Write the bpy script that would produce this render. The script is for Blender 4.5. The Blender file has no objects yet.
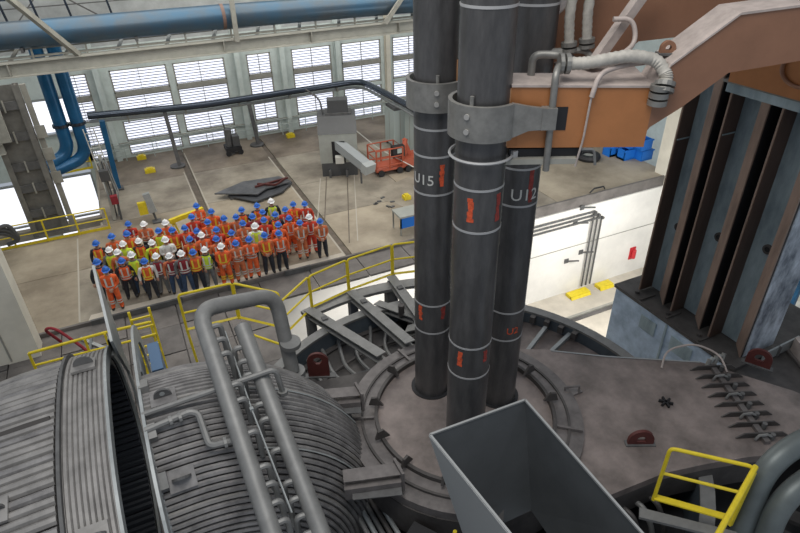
import bpy, bmesh, math, random
from mathutils import Vector, Matrix
random.seed(7)
C = bpy.context.scene.collection
S = bpy.context.scene
V = Vector
PI = math.pi

# ------------------------------------------------------------------ camera
CAMZ = 13.0
cam = bpy.data.cameras.new('camera'); camo = bpy.data.objects.new('camera', cam); C.objects.link(camo)
cam.sensor_width = 36.0; cam.sensor_fit = 'HORIZONTAL'; cam.lens = 36.0 * 592.0 / 800.0
cam.clip_start = 0.1; cam.clip_end = 300
RX = V((0.90305429, -0.42914589, -0.0180764))      # camera right in the hall's axes
DN = V((-0.24348652, -0.47679324, -0.84461975))    # camera down
FW = V((0.35384639, 0.76713885, -0.53506142))      # camera forward
M = Matrix((RX, -DN, -FW)).transposed().to_4x4(); M.translation = (0, 0, CAMZ)
camo.matrix_world = M
S.camera = camo
# ------------------------------------------------------------------ light
S.view_settings.view_transform = 'Standard'; S.view_settings.look = 'None'
S.view_settings.gamma = 1.0; S.view_settings.use_curve_mapping = False
S.view_settings.exposure = 0.12
w = bpy.data.worlds.new('hall_daylight'); S.world = w; w.use_nodes = True
w.node_tree.nodes['Background'].inputs[0].default_value = (0.80, 0.88, 1.0, 1)
w.node_tree.nodes['Background'].inputs[1].default_value = 0.40

def area(name, loc, size, power, col=(1, 1, 1), rot=(0, 0, 0)):
    l = bpy.data.lights.new(name, 'AREA'); l.shape = 'RECTANGLE'; l.size, l.size_y = size
    l.energy = power; l.color = col
    o = bpy.data.objects.new(name, l); o.location = loc; o.rotation_euler = rot; C.objects.link(o); return o
area('high_bay_rows_over_back_floor', (6, 27.5, 13), (24, 12), 2200, (1, 0.95, 0.86))
area('high_bay_rows_over_furnace', (1, 5, 19), (8, 8), 1300, (1, 0.97, 0.92))
area('lower_bay_floodlights', (19, 13.5, 1.5), (7, 3), 850, (1, 0.98, 0.94), (math.radians(40), 0, 0))
area('lower_bay_floodlights_middle', (9, 17.5, -1.0), (7, 1.5), 200, (1, 0.98, 0.94), (math.radians(20), 0, 0))

# ------------------------------------------------------------------ materials
def mat(name, col, rough=0.6, metal=0.0, var=0.0, scale=3.0, bump=0.0, col2=None, stretch=None, streak=False):
    m = bpy.data.materials.new(name); m.use_nodes = True
    nt = m.node_tree; b = nt.nodes['Principled BSDF']
    b.inputs['Roughness'].default_value = rough; b.inputs['Metallic'].default_value = metal
    b.inputs['Base Color'].default_value = (*col, 1)
    if var or col2:
        tc = nt.nodes.new('ShaderNodeTexCoord'); n = nt.nodes.new('ShaderNodeTexNoise')
        n.inputs['Scale'].default_value = scale; n.inputs['Detail'].default_value = 6; n.inputs['Roughness'].default_value = 0.65
        if stretch:
            mp = nt.nodes.new('ShaderNodeMapping'); mp.inputs['Scale'].default_value = stretch
            nt.links.new(tc.outputs['Object'], mp.inputs['Vector']); nt.links.new(mp.outputs[0], n.inputs['Vector'])
        else:
            nt.links.new(tc.outputs['Object'], n.inputs['Vector'])
        r = nt.nodes.new('ShaderNodeValToRGB')
        c2 = col2 if col2 else tuple(c * (1 - var) for c in col)
        r.color_ramp.elements[0].position = 0.36; r.color_ramp.elements[0].color = (*c2, 1)
        r.color_ramp.elements[1].position = 0.64; r.color_ramp.elements[1].color = (*[min(1, c * (1 + var * 0.5)) for c in col], 1)
        nt.links.new(n.outputs['Fac'], r.inputs[0]); nt.links.new(r.outputs[0], b.inputs['Base Color'])
        if bump:
            bp = nt.nodes.new('ShaderNodeBump'); bp.inputs['Strength'].default_value = bump; bp.inputs['Distance'].default_value = 0.02
            nt.links.new(n.outputs['Fac'], bp.inputs['Height']); nt.links.new(bp.outputs[0], b.inputs['Normal'])
    return m
def emit(name, col, s):
    m = bpy.data.materials.new(name); m.use_nodes = True
    b = m.node_tree.nodes['Principled BSDF']; b.inputs['Base Color'].default_value = (*col, 1)
    b.inputs['Emission Color'].default_value = (*col, 1); b.inputs['Emission Strength'].default_value = s
    return m
concrete = mat('worn_concrete', (0.36, 0.31, 0.235), 0.7, 0, 0.25, 0.3, 0.1, (0.20, 0.165, 0.12))
concrete_b = mat('worn_concrete_grey', (0.33, 0.295, 0.235), 0.65, 0, 0.25, 0.4, 0.1, (0.17, 0.145, 0.115))
concrete_d = mat('soiled_concrete', (0.24, 0.20, 0.155), 0.65, 0, 0.25, 0.4, 0.1, (0.12, 0.095, 0.07))
lowconc = mat('pale_concrete', (0.55, 0.50, 0.42), 0.8, 0, 0.2, 0.5, 0.1)
whitewall = mat('white_painted_wall', (0.78, 0.76, 0.72), 0.8, 0, 0.08, 0.8)
palepanel = mat('pale_green_cladding', (0.56, 0.63, 0.61), 0.6, 0, 0.12, 1.5)
creamw = mat('cream_column', (0.66, 0.63, 0.54), 0.7, 0, 0.1, 1)
beamgrey = mat('beige_grey_steel', (0.30, 0.295, 0.26), 0.6, 0, 0.18, 2)
beamdark = mat('dark_grey_steel', (0.10, 0.10, 0.10), 0.6, 0, 0.3, 3)
platemat = mat('dusty_deck_plate', (0.17, 0.155, 0.145), 0.65, 0.2, 0.3, 1.2, 0.1)
platemat2 = mat('dusty_deck_plate_dark', (0.13, 0.12, 0.115), 0.65, 0.2, 0.3, 1.2, 0.1)
roofmat = mat('scuffed_brown_grey_plate', (0.24, 0.20, 0.185), 0.55, 0.2, 0.35, 1.1, 0.08, (0.14, 0.118, 0.108))
roofdark = mat('dark_roof_steel', (0.085, 0.078, 0.075), 0.6, 0.3, 0.3, 2, 0.1)
ringmat = mat('ring_steel', (0.17, 0.155, 0.15), 0.5, 0.3, 0.3, 3, 0.1)
electrodemat = mat('graphite', (0.082, 0.080, 0.080), 0.36, 0.25, 0.3, 6, 0.05, (0.058, 0.057, 0.058), (1, 1, 0.25))
ringline = mat('bright_joint_line', (0.42, 0.42, 0.42), 0.5, 0.3)
paintred = mat('red_orange_chalk', (0.62, 0.09, 0.03), 0.7, 0, 0.4, 14)
paintdark = mat('dull_red_chalk', (0.30, 0.04, 0.03), 0.7, 0, 0.4, 14)
paintwhite = mat('white_stencil', (0.55, 0.55, 0.52), 0.7)
clampmat = mat('dull_clamp_steel', (0.24, 0.235, 0.22), 0.5, 0.5, 0.2, 5)
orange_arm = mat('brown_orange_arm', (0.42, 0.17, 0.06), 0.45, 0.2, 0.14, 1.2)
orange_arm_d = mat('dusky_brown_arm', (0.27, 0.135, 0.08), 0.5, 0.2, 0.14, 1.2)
armtop = mat('dusty_arm_top', (0.42, 0.36, 0.33), 0.7, 0.1, 0.2, 4)
hosemat = mat('ribbed_hose', (0.42, 0.40, 0.36), 0.6, 0.1, 0.2, 8)
pipegrey = mat('grey_pipe_paint', (0.20, 0.20, 0.195), 0.5, 0.2, 0.15, 4)
ducttube = mat('dusty_duct_tube', (0.22, 0.213, 0.21), 0.55, 0.25, 0.35, 2.5, 0.05, (0.13, 0.125, 0.125))
ductlight = mat('dusty_duct_tube_light', (0.27, 0.26, 0.25), 0.55, 0.3, 0.25, 2.5, 0.05)
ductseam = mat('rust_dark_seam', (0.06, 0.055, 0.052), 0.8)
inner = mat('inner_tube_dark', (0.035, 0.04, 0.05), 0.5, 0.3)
flange = mat('pale_flange', (0.34, 0.36, 0.36), 0.5, 0.3, 0.15, 3)
black = mat('black_rubber_and_shade', (0.012, 0.012, 0.014), 0.6)  # rubber and black fittings; also the painted shade in the mast gaps
redlug = mat('red_brown_primer', (0.09, 0.02, 0.017), 0.6, 0, 0.2, 6)
yellow = mat('yellow_paint', (0.72, 0.56, 0.02), 0.5, 0, 0.12, 5)
bluepipe = mat('blue_pipe_paint', (0.015, 0.12, 0.27), 0.3, 0.2, 0.25, 1.2)
ductblue = mat('steel_blue_duct', (0.04, 0.095, 0.155), 0.35, 0.4, 0.25, 0.7, 0, (0.075, 0.10, 0.125))
darkpipe = mat('glossy_dark_pipe', (0.06, 0.075, 0.10), 0.2, 0.6)
hoppermat = mat('hopper_grey', (0.075, 0.082, 0.088), 0.6, 0.2, 0.15, 1.2)
hopper_edge_lit = mat('hopper_rim_and_lit_side', (0.30, 0.31, 0.31), 0.6, 0.2)  # rim colour, also the light painted onto the left wall
mastblue = mat('pale_blue_grey_steel', (0.36, 0.44, 0.47), 0.5, 0.2, 0.3, 1.4, 0, (0.20, 0.26, 0.29), (1, 1, 0.3))
mastbase = mat('pale_blue_base', (0.46, 0.56, 0.68), 0.6, 0, 0.25, 1.6, 0, (0.30, 0.38, 0.48))
mastbrown = mat('brown_steel_flange', (0.105, 0.065, 0.05), 0.5, 0.3, 0.3, 2, 0, None, (1, 1, 0.2))
mastbrown_l = mat('worn_brown_edge', (0.28, 0.20, 0.16), 0.5, 0.3, 0.3, 3, 0, None, (1, 1, 0.2))
maststreak = mat('whitish_streaked_steel', (0.55, 0.60, 0.66), 0.5, 0.2, 0.3, 1.6, 0, (0.09, 0.11, 0.14), (1.2, 1.0, 0.6))
machgrey = mat('machine_grey', (0.34, 0.35, 0.32), 0.6, 0, 0.1, 2)
machdark = mat('machine_dark_grey', (0.075, 0.077, 0.08), 0.5, 0.1, 0.1, 2)
cabmat = mat('pale_green_cabinet', (0.42, 0.48, 0.46), 0.6)
liftorange = mat('lift_orange', (0.45, 0.10, 0.05), 0.5)
cratblue = mat('crate_blue', (0.01, 0.16, 0.60), 0.5)
whitepaint = mat('white_line', (0.62, 0.61, 0.56), 0.7)
winglow = emit('daylit_glazing', (0.90, 0.92, 1.0), 0.98)
skin = mat('skin', (0.50, 0.28, 0.20), 0.6)
bootm = mat('dark_boot', (0.03, 0.025, 0.02), 0.6)
CL = {
 'orange': mat('orange_cloth', (0.80, 0.13, 0.03), 0.8, 0, 0.25, 9),
 'dull_orange': mat('dull_orange_cloth', (0.60, 0.16, 0.06), 0.8, 0, 0.25, 9),
 'red': mat('red_orange_cloth', (0.60, 0.05, 0.02), 0.8, 0, 0.25, 9),
 'maroon': mat('maroon_cloth', (0.26, 0.02, 0.03), 0.8, 0, 0.2, 9),
 'lime': mat('lime_cloth', (0.62, 0.80, 0.05), 0.8, 0, 0.15, 9),
 'dark': mat('dark_cloth', (0.025, 0.027, 0.035), 0.8, 0, 0.3, 9),
 'grey': mat('grey_cloth', (0.16, 0.16, 0.16), 0.8, 0, 0.3, 9),
 'jeans': mat('jean_cloth', (0.04, 0.07, 0.13), 0.8, 0, 0.3, 9),
 'white': mat('white_cloth', (0.70, 0.70, 0.66), 0.8),
 'blue_hat': mat('blue_hat', (0.02, 0.13, 0.52), 0.35), 'white_hat': mat('white_hat', (0.80, 0.80, 0.80), 0.35),
 'yellow_tape': mat('yellow_tape', (0.80, 0.62, 0.05), 0.5), 'silver_tape': mat('silver_tape', (0.60, 0.60, 0.56), 0.4),
}

# ------------------------------------------------------------------ helpers
def frame_along(d):
    d = d.normalized(); a = V((0, 0, 1)) if abs(d.z) < 0.95 else V((1, 0, 0))
    x = d.cross(a).normalized(); return x, d.cross(x).normalized()
class MB:
    def __init__(s): s.v = []; s.f = []; s.mi = []; s.m = 0
    def add(s, vs, fs):
        k = len(s.v); s.v += [tuple(v) for v in vs]; s.f += [tuple(i + k for i in f) for f in fs]; s.mi += [s.m] * len(fs); return s
    def box(s, c, d, rz=0, R=None):
        c = V(c); hx, hy, hz = d[0] / 2, d[1] / 2, d[2] / 2
        R = R or Matrix.Rotation(rz, 3, 'Z')
        vs = [c + R @ V((x, y, z)) for x in (-hx, hx) for y in (-hy, hy) for z in (-hz, hz)]
        return s.add(vs, [(0, 1, 3, 2), (4, 6, 7, 5), (0, 4, 5, 1), (2, 3, 7, 6), (0, 2, 6, 4), (1, 5, 7, 3)])
    def bb(s, a, b):
        return s.box([(a[i] + b[i]) / 2 for i in range(3)], [abs(b[i] - a[i]) for i in range(3)])
    def beam(s, a, b, wd, ht):           # box between two points
        a, b = V(a), V(b); d = (b - a); L = d.length; x, y = frame_along(d); R = Matrix((x, y, d.normalized())).transposed()
        return s.box((a + b) / 2, (wd, ht, L), R=R)
    def ibeam(s, a, b, wd, ht, t=0.03):
        a, b = V(a), V(b); d = (b - a).normalized(); up = V((0, 0, 1)) if abs(d.z) < .95 else V((0, 1, 0))
        x = d.cross(up).normalized(); y = x.cross(d)
        R = Matrix((x, y, d)).transposed(); L = (b - a).length; c = (a + b) / 2
        s.box(c + y * (ht / 2 - t / 2), (wd, t, L), R=R); s.box(c - y * (ht / 2 - t / 2), (wd, t, L), R=R)
        return s.box(c, (t, ht - 2 * t, L), R=R)
    def prism(s, poly, off):
        n = len(poly); off = V(off); a = [V(p) for p in poly]; vs = a + [p + off for p in a]
        fs = [tuple(range(n))[::-1], tuple(range(n, 2 * n))] + [(i, (i + 1) % n, n + (i + 1) % n, n + i) for i in range(n)]
        return s.add(vs, fs)
    def tube(s, pts, r, n=8, caps=True):
        pts = [V(p) for p in pts]; rs = r if isinstance(r, (list, tuple)) else [r] * len(pts)
        vs = []; fs = []; px = None
        for i, p in enumerate(pts):
            d = (pts[min(i + 1, len(pts) - 1)] - pts[max(i - 1, 0)]).normalized()
            if px is None: x, y = frame_along(d)
            else:
                x = (px - d * px.dot(d))
                if x.length < 1e-5: x, y = frame_along(d)
                x.normalize(); y = d.cross(x)
            px = x
            for k in range(n):
                a = 2 * PI * k / n; vs.append(p + (x * math.cos(a) + y * math.sin(a)) * rs[i])
        for i in range(len(pts) - 1):
            for k in range(n):
                fs.append((i * n + k, i * n + (k + 1) % n, (i + 1) * n + (k + 1) % n, (i + 1) * n + k))
        if caps: fs += [tuple(range(n))[::-1], tuple(range((len(pts) - 1) * n, len(pts) * n))]
        return s.add(vs, fs)
    def cyl(s, a, b, r, n=12): return s.tube([a, b], r, n)
    def lathe(s, c, prof, n=24, a0=0, a1=2 * PI, ax=None):
        c = V(c); full = abs(a1 - a0 - 2 * PI) < 1e-6; m = n if full else n + 1
        X, Y, Z = ax if ax else (V((1, 0, 0)), V((0, 1, 0)), V((0, 0, 1)))
        vs = []
        for k in range(m):
            a = a0 + (a1 - a0) * k / n
            for (r, z) in prof: vs.append(c + (X * math.cos(a) + Y * math.sin(a)) * r + Z * z)
        p = len(prof); fs = []
        for k in range(n):
            k2 = (k + 1) % m
            for j in range(p - 1): fs.append((k * p + j, k2 * p + j, k2 * p + j + 1, k * p + j + 1))
        return s.add(vs, fs)
    def ring(s, c, r0, r1, z0, z1, n=64, a0=0, a1=2 * PI, ax=None):
        return s.lathe(c, [(r0, z0), (r1, z0), (r1, z1), (r0, z1), (r0, z0)], n, a0, a1, ax)
    def mesh(s, name, mats, origin=V((0, 0, 0)), smooth=False):
        me = bpy.data.meshes.new(name); me.from_pydata([tuple(V(v) - origin) for v in s.v], [], s.f)
        for m in (mats if isinstance(mats, (list, tuple)) else [mats]): me.materials.append(m)
        if len(s.mi) and max(s.mi) > 0: me.polygons.foreach_set('material_index', s.mi)
        bm = bmesh.new(); bm.from_mesh(me); bmesh.ops.recalc_face_normals(bm, faces=bm.faces); bm.to_mesh(me); bm.free()
        if smooth:
            me.polygons.foreach_set('use_smooth', [True] * len(me.polygons))
            try: me.set_sharp_from_angle(angle=math.radians(40))
            except Exception: pass
        me.update(); return me
def worg(o):
    p = V((0, 0, 0))
    while o: p = p + V(o.location); o = o.parent
    return p
def part(name, mb, mats, parent=None, smooth=False, label=None, origin=None, kind=None):
    po = worg(parent) if parent else V((0, 0, 0))
    og = V(origin) if origin is not None else (po if parent else V((0, 0, 0)))
    o = bpy.data.objects.new(name, mb.mesh(name, mats, og, smooth)); C.objects.link(o)
    o.location = og - po if parent else og
    if parent: o.parent = parent
    if label: o['label'] = label
    if kind: o['kind'] = kind
    return o
def tag(o, label=None, cat=None, group=None, kind=None):
    if label: o['label'] = label
    if cat: o['category'] = cat
    if group: o['group'] = group
    if kind: o['kind'] = kind
    return o
def thing(name, loc, label, cat, group=None):
    o = bpy.data.objects.new(name, None); o.empty_display_size = 0.2; C.objects.link(o); o.location = loc
    return tag(o, label, cat, group)
def kids(o): return [c for c in bpy.data.objects if c.parent == o]
def dup(o, loc, rz=0, label=None, group=None, parent=None):
    def cp(a, p):
        c = a.copy(); C.objects.link(c); c.parent = p
        for ch in kids(a): cp(ch, c)
        return c
    r = cp(o, parent); r.location = loc; r.rotation_euler = (0, 0, rz)
    if label: r['label'] = label
    if group: r['group'] = group
    return r
def arc(c, r, a0, a1, n, z): return [V((c[0] + r * math.cos(math.radians(a0 + (a1 - a0) * i / n)), c[1] + r * math.sin(math.radians(a0 + (a1 - a0) * i / n)), z)) for i in range(n + 1)]
def bend(pts, r, n=5):               # round the corners of a path
    pts = [V(p) for p in pts]; out = [pts[0]]
    for i in range(1, len(pts) - 1):
        a, b, c = pts[i - 1], pts[i], pts[i + 1]
        q = min(r, (a - b).length * .49, (c - b).length * .49)
        p0 = b + (a - b).normalized() * q; p2 = b + (c - b).normalized() * q
        for k in range(n + 1):
            t = k / n; out.append(p0 * (1 - t) ** 2 + b * 2 * t * (1 - t) + p2 * t * t)
    out.append(pts[-1]); return out

lineworn = mat('worn_floor_line', (0.42, 0.39, 0.33), .7)
trenchm = mat('brown_trench_plate', (0.13, 0.105, 0.08), .6, .1, .3, 2)
# ================================================================== SETTING
EDGE = 20.4; BACK = 36.8
floor = tag(bpy.data.objects.new('floor', None), kind='structure'); C.objects.link(floor)
def slab(x0, x1, y0, y1, m):
    part('slab', MB().bb((x0 + .012, y0 + .012, -0.35), (x1 - .012, y1 - .012, 0)), m, floor)
for i, (x0, x1) in enumerate([(-3.38, 2.15), (2.45, 6.95), (7.2, 12.0), (12.0, 18.0), (18.0, 25.5)]):
    for j, (y0, y1) in enumerate([(EDGE, 24.4), (24.4, 28.3), (28.3, 32.6), (32.6, BACK)]):
        if i == 0 and j >= 2: x0 = -2.3
        slab(x0, x1, y0, y1, (concrete if (i + j) % 3 else concrete_b) if j < 2 else (concrete_b if j == 2 else concrete_d))
slab(-14, -3.38, EDGE, 24.4, concrete); slab(-14, -3.38, 24.4, 27.6, concrete)
part('trench_cover', MB().bb((2.15, EDGE, -.3), (2.45, BACK, -.04)), trenchm, floor)
part('trench_cover', MB().bb((6.95, EDGE, -.3), (7.2, BACK, -.05)), trenchm, floor)
for (a, b) in [((-3.42, 20.5), (-3.38, 27.4)), ((2.5, 26), (2.53, 36)), ((6.85, 20.6), (6.9, 33)), ((2.05, 25), (2.08, 33))]:
    part('painted_line', MB().bb((a[0], a[1], .001), (b[0] + .02, b[1], .006)), lineworn, floor)
for x in (8.55, 8.9, 10.1, 10.5):   # diagonal rail lines
    mb = MB(); mb.prism([(x, 28.6, .002), (x + .05, 28.6, .002), (x - 2.63, 21.4, .002), (x - 2.68, 21.4, .002)], (0, 0, .006))
    part('floor_rail', mb, lineworn if x in (8.55, 10.5) else trenchm, floor)
part('floor_patch', MB().prism([(10.1, 25.6, .002), (12.9, 26.6, .002), (14.5, 24.4, .002), (11.4, 22.8, .002)], (0, 0, .006)), concrete_b, floor)
part('floor_patch', MB().prism([(-3.1, 20.45, .001), (-3.0, 20.8, .001), (6.9, 20.75, .001), (6.9, 20.45, .001)], (0, 0, .004)), lowconc, floor)
# steel edge of the upper floor
ed = MB(); ed.bb((-14, 20.28, -.5), (25.4, 20.39, .05)); tag(part('trim_1', ed, platemat), kind='structure')
# wall under the upper floor, lower floor
lw = tag(part('wall_lower', MB().bb((-14, 20.2, -5.6), (28, 20.28, -.5)), whitewall), kind='structure')
part('wall_seam', MB().bb((12, 20.18, -2.72), (25, 20.2, -2.68)), beamgrey, lw)
lf = tag(part('floor_lower', MB().bb((-14, -6, -5.9), (40, 20.2, -5.6)), lowconc), kind='structure')
part('floor_channel', MB().bb((15.6, 17.9, -5.6), (26, 18.15, -5.58)), platemat2, lf)
part('kerb', MB().bb((15.6, 18.15, -5.6), (26, 18.3, -5.5)), beamgrey, lf)
tag(part('floor_outer', MB().bb((-14, BACK, -5.9), (-2.3, 28, -5.6)), lowconc), kind='structure')
# deck plates between the hall floor and the furnace
deck = tag(bpy.data.objects.new('deck', None), kind='structure'); C.objects.link(deck)
ys = [7, 9.2, 11.4, 13.6, 15.4, 17.3, 18.9, 20.27]
xs = [-14, -11, -8.2, -5.6, -4.0, -1.9, -0.1, 1.5, 3.1]
for i in range(len(xs) - 1):
    for j in range(len(ys) - 1):
        part('deck_plate', MB().bb((xs[i] + .02, ys[j] + .02, -.18), (xs[i + 1] - .02, ys[j + 1] - .02, -.08 - .02 * ((i + j) % 2))), platemat if (i * 3 + j) % 4 else platemat2, deck)
for x0, x1 in [(3.1, 5.2), (5.2, 7.3), (7.3, 9.4), (9.4, 11.5)]:
    part('deck_plate', MB().bb((x0 + .02, 18.75, -.18), (x1 - .02, 20.27, -.09)), platemat, deck)
for (x0, x1) in [(-3.0, 0.2), (1.9, 2.6), (4.2, 5.3)]:
    part('kerb_angle', MB().bb((x0, 20.2, -.08), (x1, 20.3, .12)), beamdark, deck)
part('deck_support', MB().bb((-14, 7, -.5), (3.1, 20.2, -.19)), platemat2, deck)

# back wall with windows
bw = tag(bpy.data.objects.new('wall_back', None), kind='structure'); C.objects.link(bw)
wins = [(-2.7, -1.5), (-.35, 2.65), (3.0, 5.9), (7.2, 8.65), (9.95, 12.5), (13.2, 15.9), (16.75, 19.2), (20.2, 23.0), (23.8, 26.5)]
def panel(x0, x1, z0, z1, m=palepanel): part('cladding_panel', MB().bb((x0, BACK, z0), (x1, BACK + .25, z1)), m, bw)
px = -2.7
edges = [-2.7] + [e for w_ in wins for e in w_] + [30]
for i in range(0, len(edges), 2):
    if edges[i + 1] > edges[i]: panel(edges[i], edges[i + 1], .95, 5.0)
panel(-16, 30, 5.0, 6.3); panel(-2.3, 30, -.3, .12); 
part('upper_cladding', MB().bb((-16, BACK, 6.3), (30, BACK + .3, 18)), mat('grey_white_cladding', (0.40, 0.42, 0.42), 0.7, 0, 0.2, 1), bw)
for (a, b) in [(2.65, 3.0), (5.9, 7.2), (8.65, 9.95), (12.5, 13.2), (15.9, 16.75), (19.2, 30), (-1.5, -.35), (-2.7, -2.3)]:
    panel(a, b, .12, .95)
for x in (-1.0, 6.6, 9.3, 12.85, 16.3, 19.7): part('wall_column', MB().ibeam((x, BACK - .22, 0), (x, BACK - .22, 6.5), .3, .36), creamw if x > 16 else palepanel, bw)
part('sill_rail', MB().bb((-2.3, BACK - .1, .85), (30, BACK, .93)), beamgrey, bw)
rows = [(5.0, 3.75), (3.55, 2.35), (2.15, .95), (.8, .12)]
for k, (a, b) in enumerate(wins):
    wn = tag(bpy.data.objects.new('window_%d' % (k + 1), None), kind='structure'); C.objects.link(wn); wn.location = (a, BACK, .95)
    for q, (zt, zb) in enumerate(rows):
        part('pane', MB().bb((a, BACK + .12, zb), (b, BACK + .14, zt)), winglow, wn)
        f = MB()
        f.bb((a, BACK - .02, zb), (a + .07, BACK + .1, zt)); f.bb((b - .07, BACK - .02, zb), (b, BACK + .1, zt))
        f.bb((a, BACK - .02, zt - .06), (b, BACK + .1, zt)); f.bb((a, BACK - .02, zb), (b, BACK + .1, zb + .07))
        f.bb(((a + b) / 2 - .012, BACK - .02, zb), ((a + b) / 2 + .012, BACK + .1, zt))
        part('window_frame', f, beamgrey, wn)
        sl = MB(); z = zb + .12
        while z < zt - .08:
            sl.box(((a + b) / 2, BACK + .06, z), (b - a - .1, .05, .05)); z += .155
        part('louvre_slats', sl, mat('slat_grey', (0.40, 0.43, 0.52), .6) if 'slat_grey' not in bpy.data.materials else bpy.data.materials['slat_grey'], wn)
        if q < 3: part('transom', MB().bb((a, BACK - .06, zb - .2), (b, BACK + .2, zb)), palepanel if q else beamgrey, wn)
# guard rail along the back wall
def simple_rail(pts, z, h, label, cat='railing', name='guard_railing', r=.03, mid=(.5,), m=yellow, toe=True, step=1.6, group=None):
    t = thing(name, (pts[0][0], pts[0][1], z), label, cat, group)
    P = [V((p[0], p[1], z)) for p in pts]
    top = MB().tube([p + V((0, 0, h)) for p in P], r, 6); part('top_rail', top, m, t, True)
    for q in mid: part('mid_rail', MB().tube([p + V((0, 0, h * q)) for p in P], r * .85, 6), m, t, True)
    if toe:
        for a, b in zip(P[:-1], P[1:]): part('toe_board', MB().beam(a + V((0, 0, .07)), b + V((0, 0, .07)), .02, .13), m, t)
    for a, b in zip(P[:-1], P[1:]):
        n = max(1, round((b - a).length / step))
        for k in range(n): 
            q = a.lerp(b, k / n); part('post', MB().box(q + V((0, 0, h / 2)), (r * 2.2, r * 2.2, h)), m, t)
    part('post', MB().box(P[-1] + V((0, 0, h / 2)), (r * 2.2, r * 2.2, h)), m, t)
    return t
simple_rail([(-2.2, 36.3), (16.5, 36.3)], 0, 1.0, 'pale grey guard railing running along the foot of the louvred windows', m=cabmat, toe=False, step=1.5, mid=(.33, .66), r=.02)
# left end: pit opening, bright doors behind
panel(-16, -2.7, 3.9, 5.0); panel(-16, -14.5, -5.6, 3.9)
for k, (a, b) in enumerate([(-14.5, -10.4), (-9.6, -6.0), (-5.3, -2.7)]):
    dn = tag(bpy.data.objects.new('door_%d' % (k + 1), None), kind='structure'); C.objects.link(dn); dn.location = (a, BACK, -5.6)
    for z0, z1 in [(-5.6, -3.1), (-3.0, -.6), (-.3, 1.9), (2.1, 3.85)]:
        part('door_pane', MB().bb((a, BACK + .1, z0), (b, BACK + .14, z1)), winglow if z1 < 0 or (k == 2 and z0 > 2) else palepanel, dn)
        part('door_frame', MB().bb((a, BACK - .02, z1), (b, BACK + .1, z1 + .12)).bb((a, BACK - .02, z0), (a + .1, BACK + .1, z1)).bb((b - .1, BACK - .02, z0), (b, BACK + .1, z1)), flange, dn)
tag(part('trim_2', MB().bb((-14, 29.4, -.55), (-2.3, 29.7, -.08)).bb((-14, 27.62, -.5), (-2.3, 27.8, -.02)), concrete_b), kind='structure')
panel(-10.4, -9.6, -5.6, 3.9); panel(-6.0, -5.3, -5.6, 3.9); panel(-2.7, -2.3, -5.6, .95)
tag(part('wall_pit', MB().bb((-2.45, 28.2, -5.6), (-2.3, BACK, -.36)), lowconc), kind='structure')
tag(part('wall_left', MB().bb((-14.3, 20, -5.6), (-14, BACK, 12)), palepanel), kind='structure')
tag(part('wall_right', MB().bb((30, -6, -5.9), (30.3, BACK, 18)), palepanel), kind='structure')
rt = simple_rail([(-13.5, 27.75), (-2.0, 27.75)], 0, 1.05, 'yellow guard railing across the bright floor opening at the left', step=1.35)
simple_rail([(-5.6, 35.6), (-2.5, 35.9)], 0.05, .9, 'short yellow railing high behind the floor opening, below the blue pipes', step=1.5)
# beam and blue duct high up
gb = MB().ibeam((-13.9, 30, 6.98), (24, 30, 6.98), .5, .6, .05)
g = thing('crane_beam', (-14, 30, 6.7), 'long beige I-beam running right across in front of the tall windows', 'beam')
part('girder', gb, mat('girder_paint', (.40, .395, .35), .6, 0, .12, 2), g)
for x in (-4.0, 4.9, 9.2, 14): part('stiffener', MB().box((x, 29.87, 6.98), (.06, .22, .5)), beamgrey, g)
g2 = thing('walkway_truss', (-14, 31.2, 7.3), 'light steel truss between the beige beam and the big blue duct', 'truss')
part('chord', MB().beam((-13.9, 31.1, 7.55), (24, 31.1, 7.55), .12, .1), beamgrey, g2)
part('chord', MB().beam((-13.9, 30.32, 7.36), (24, 30.3, 7.35), .12, .08), beamgrey, g2)
x = -3.9
while x < 15:
    part('strut', MB().beam((x, 30.2, 7.25), (x + .35, 31.1, 7.6), .16, .05), beamgrey if int(x) % 2 else flange, g2)
    part('upright', MB().beam((x + .9, 30.25, 7.25), (x + .9, 30.25, 7.85), .08, .08), beamgrey, g2); x += 2.1
d = thing('overhead_duct', (-14, 30.3, 7.7), 'large steel-blue duct lying along the top of the picture', 'duct')
part('duct_pipe', MB().tube([(-13.9, 30.3, 8.28), (4.9, 30.3, 8.22), (24, 30.3, 7.95)], .54, 28), ductblue, d, True)
part('duct_band', MB().tube([(5.05, 30.3, 8.22), (5.2, 30.3, 8.22)], .555, 28), mat('rusty_band', (.16, .10, .08), .6), d, True)
for x in (-3.3, 1.2): part('saddle', MB().box((x, 30.3, 7.68), (.12, .7, .2)), beamdark, d)
for nm, a, b, lb in [('diagonal_brace', (-3.2, 26.5, 10.6), (-1.25, 29.9, 7.3), 'beige diagonal brace crossing in front of the blue duct at the top left'),
                 ('hanger_post', (5.55, 29.6, 10.3), (5.5, 29.6, 7.2), 'beige upright post crossing the blue duct near the middle'),
                 ('diagonal_brace', (14.3, 29.4, 8.8), (13.1, 29.6, 7.3), 'short beige brace beside the left electrode, right end of the duct')]:
    tag(part(nm, MB().beam(a, b, .2, .2), beamgrey, origin=b), lb, 'brace')
u = thing('upper_gantry', (-8, 34.5, 9.4), 'dark blue steel gantry with thin railing behind the duct, top left corner', 'gantry')
part('gantry_beam', MB().beam((-12, 34.5, 9.15), (2.2, 34.5, 9.25), .3, .25), darkpipe, u)
part('gantry_rail', MB().beam((-12, 34.4, 8.7), (2.2, 34.4, 8.75), .05, .05), beamdark, u)
for x in (-3.9, -2.6, -1.2, .6): part('gantry_post', MB().beam((x, 34.4, 7.6), (x - .2, 34.4, 9.2), .12, .1), darkpipe, u)
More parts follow.
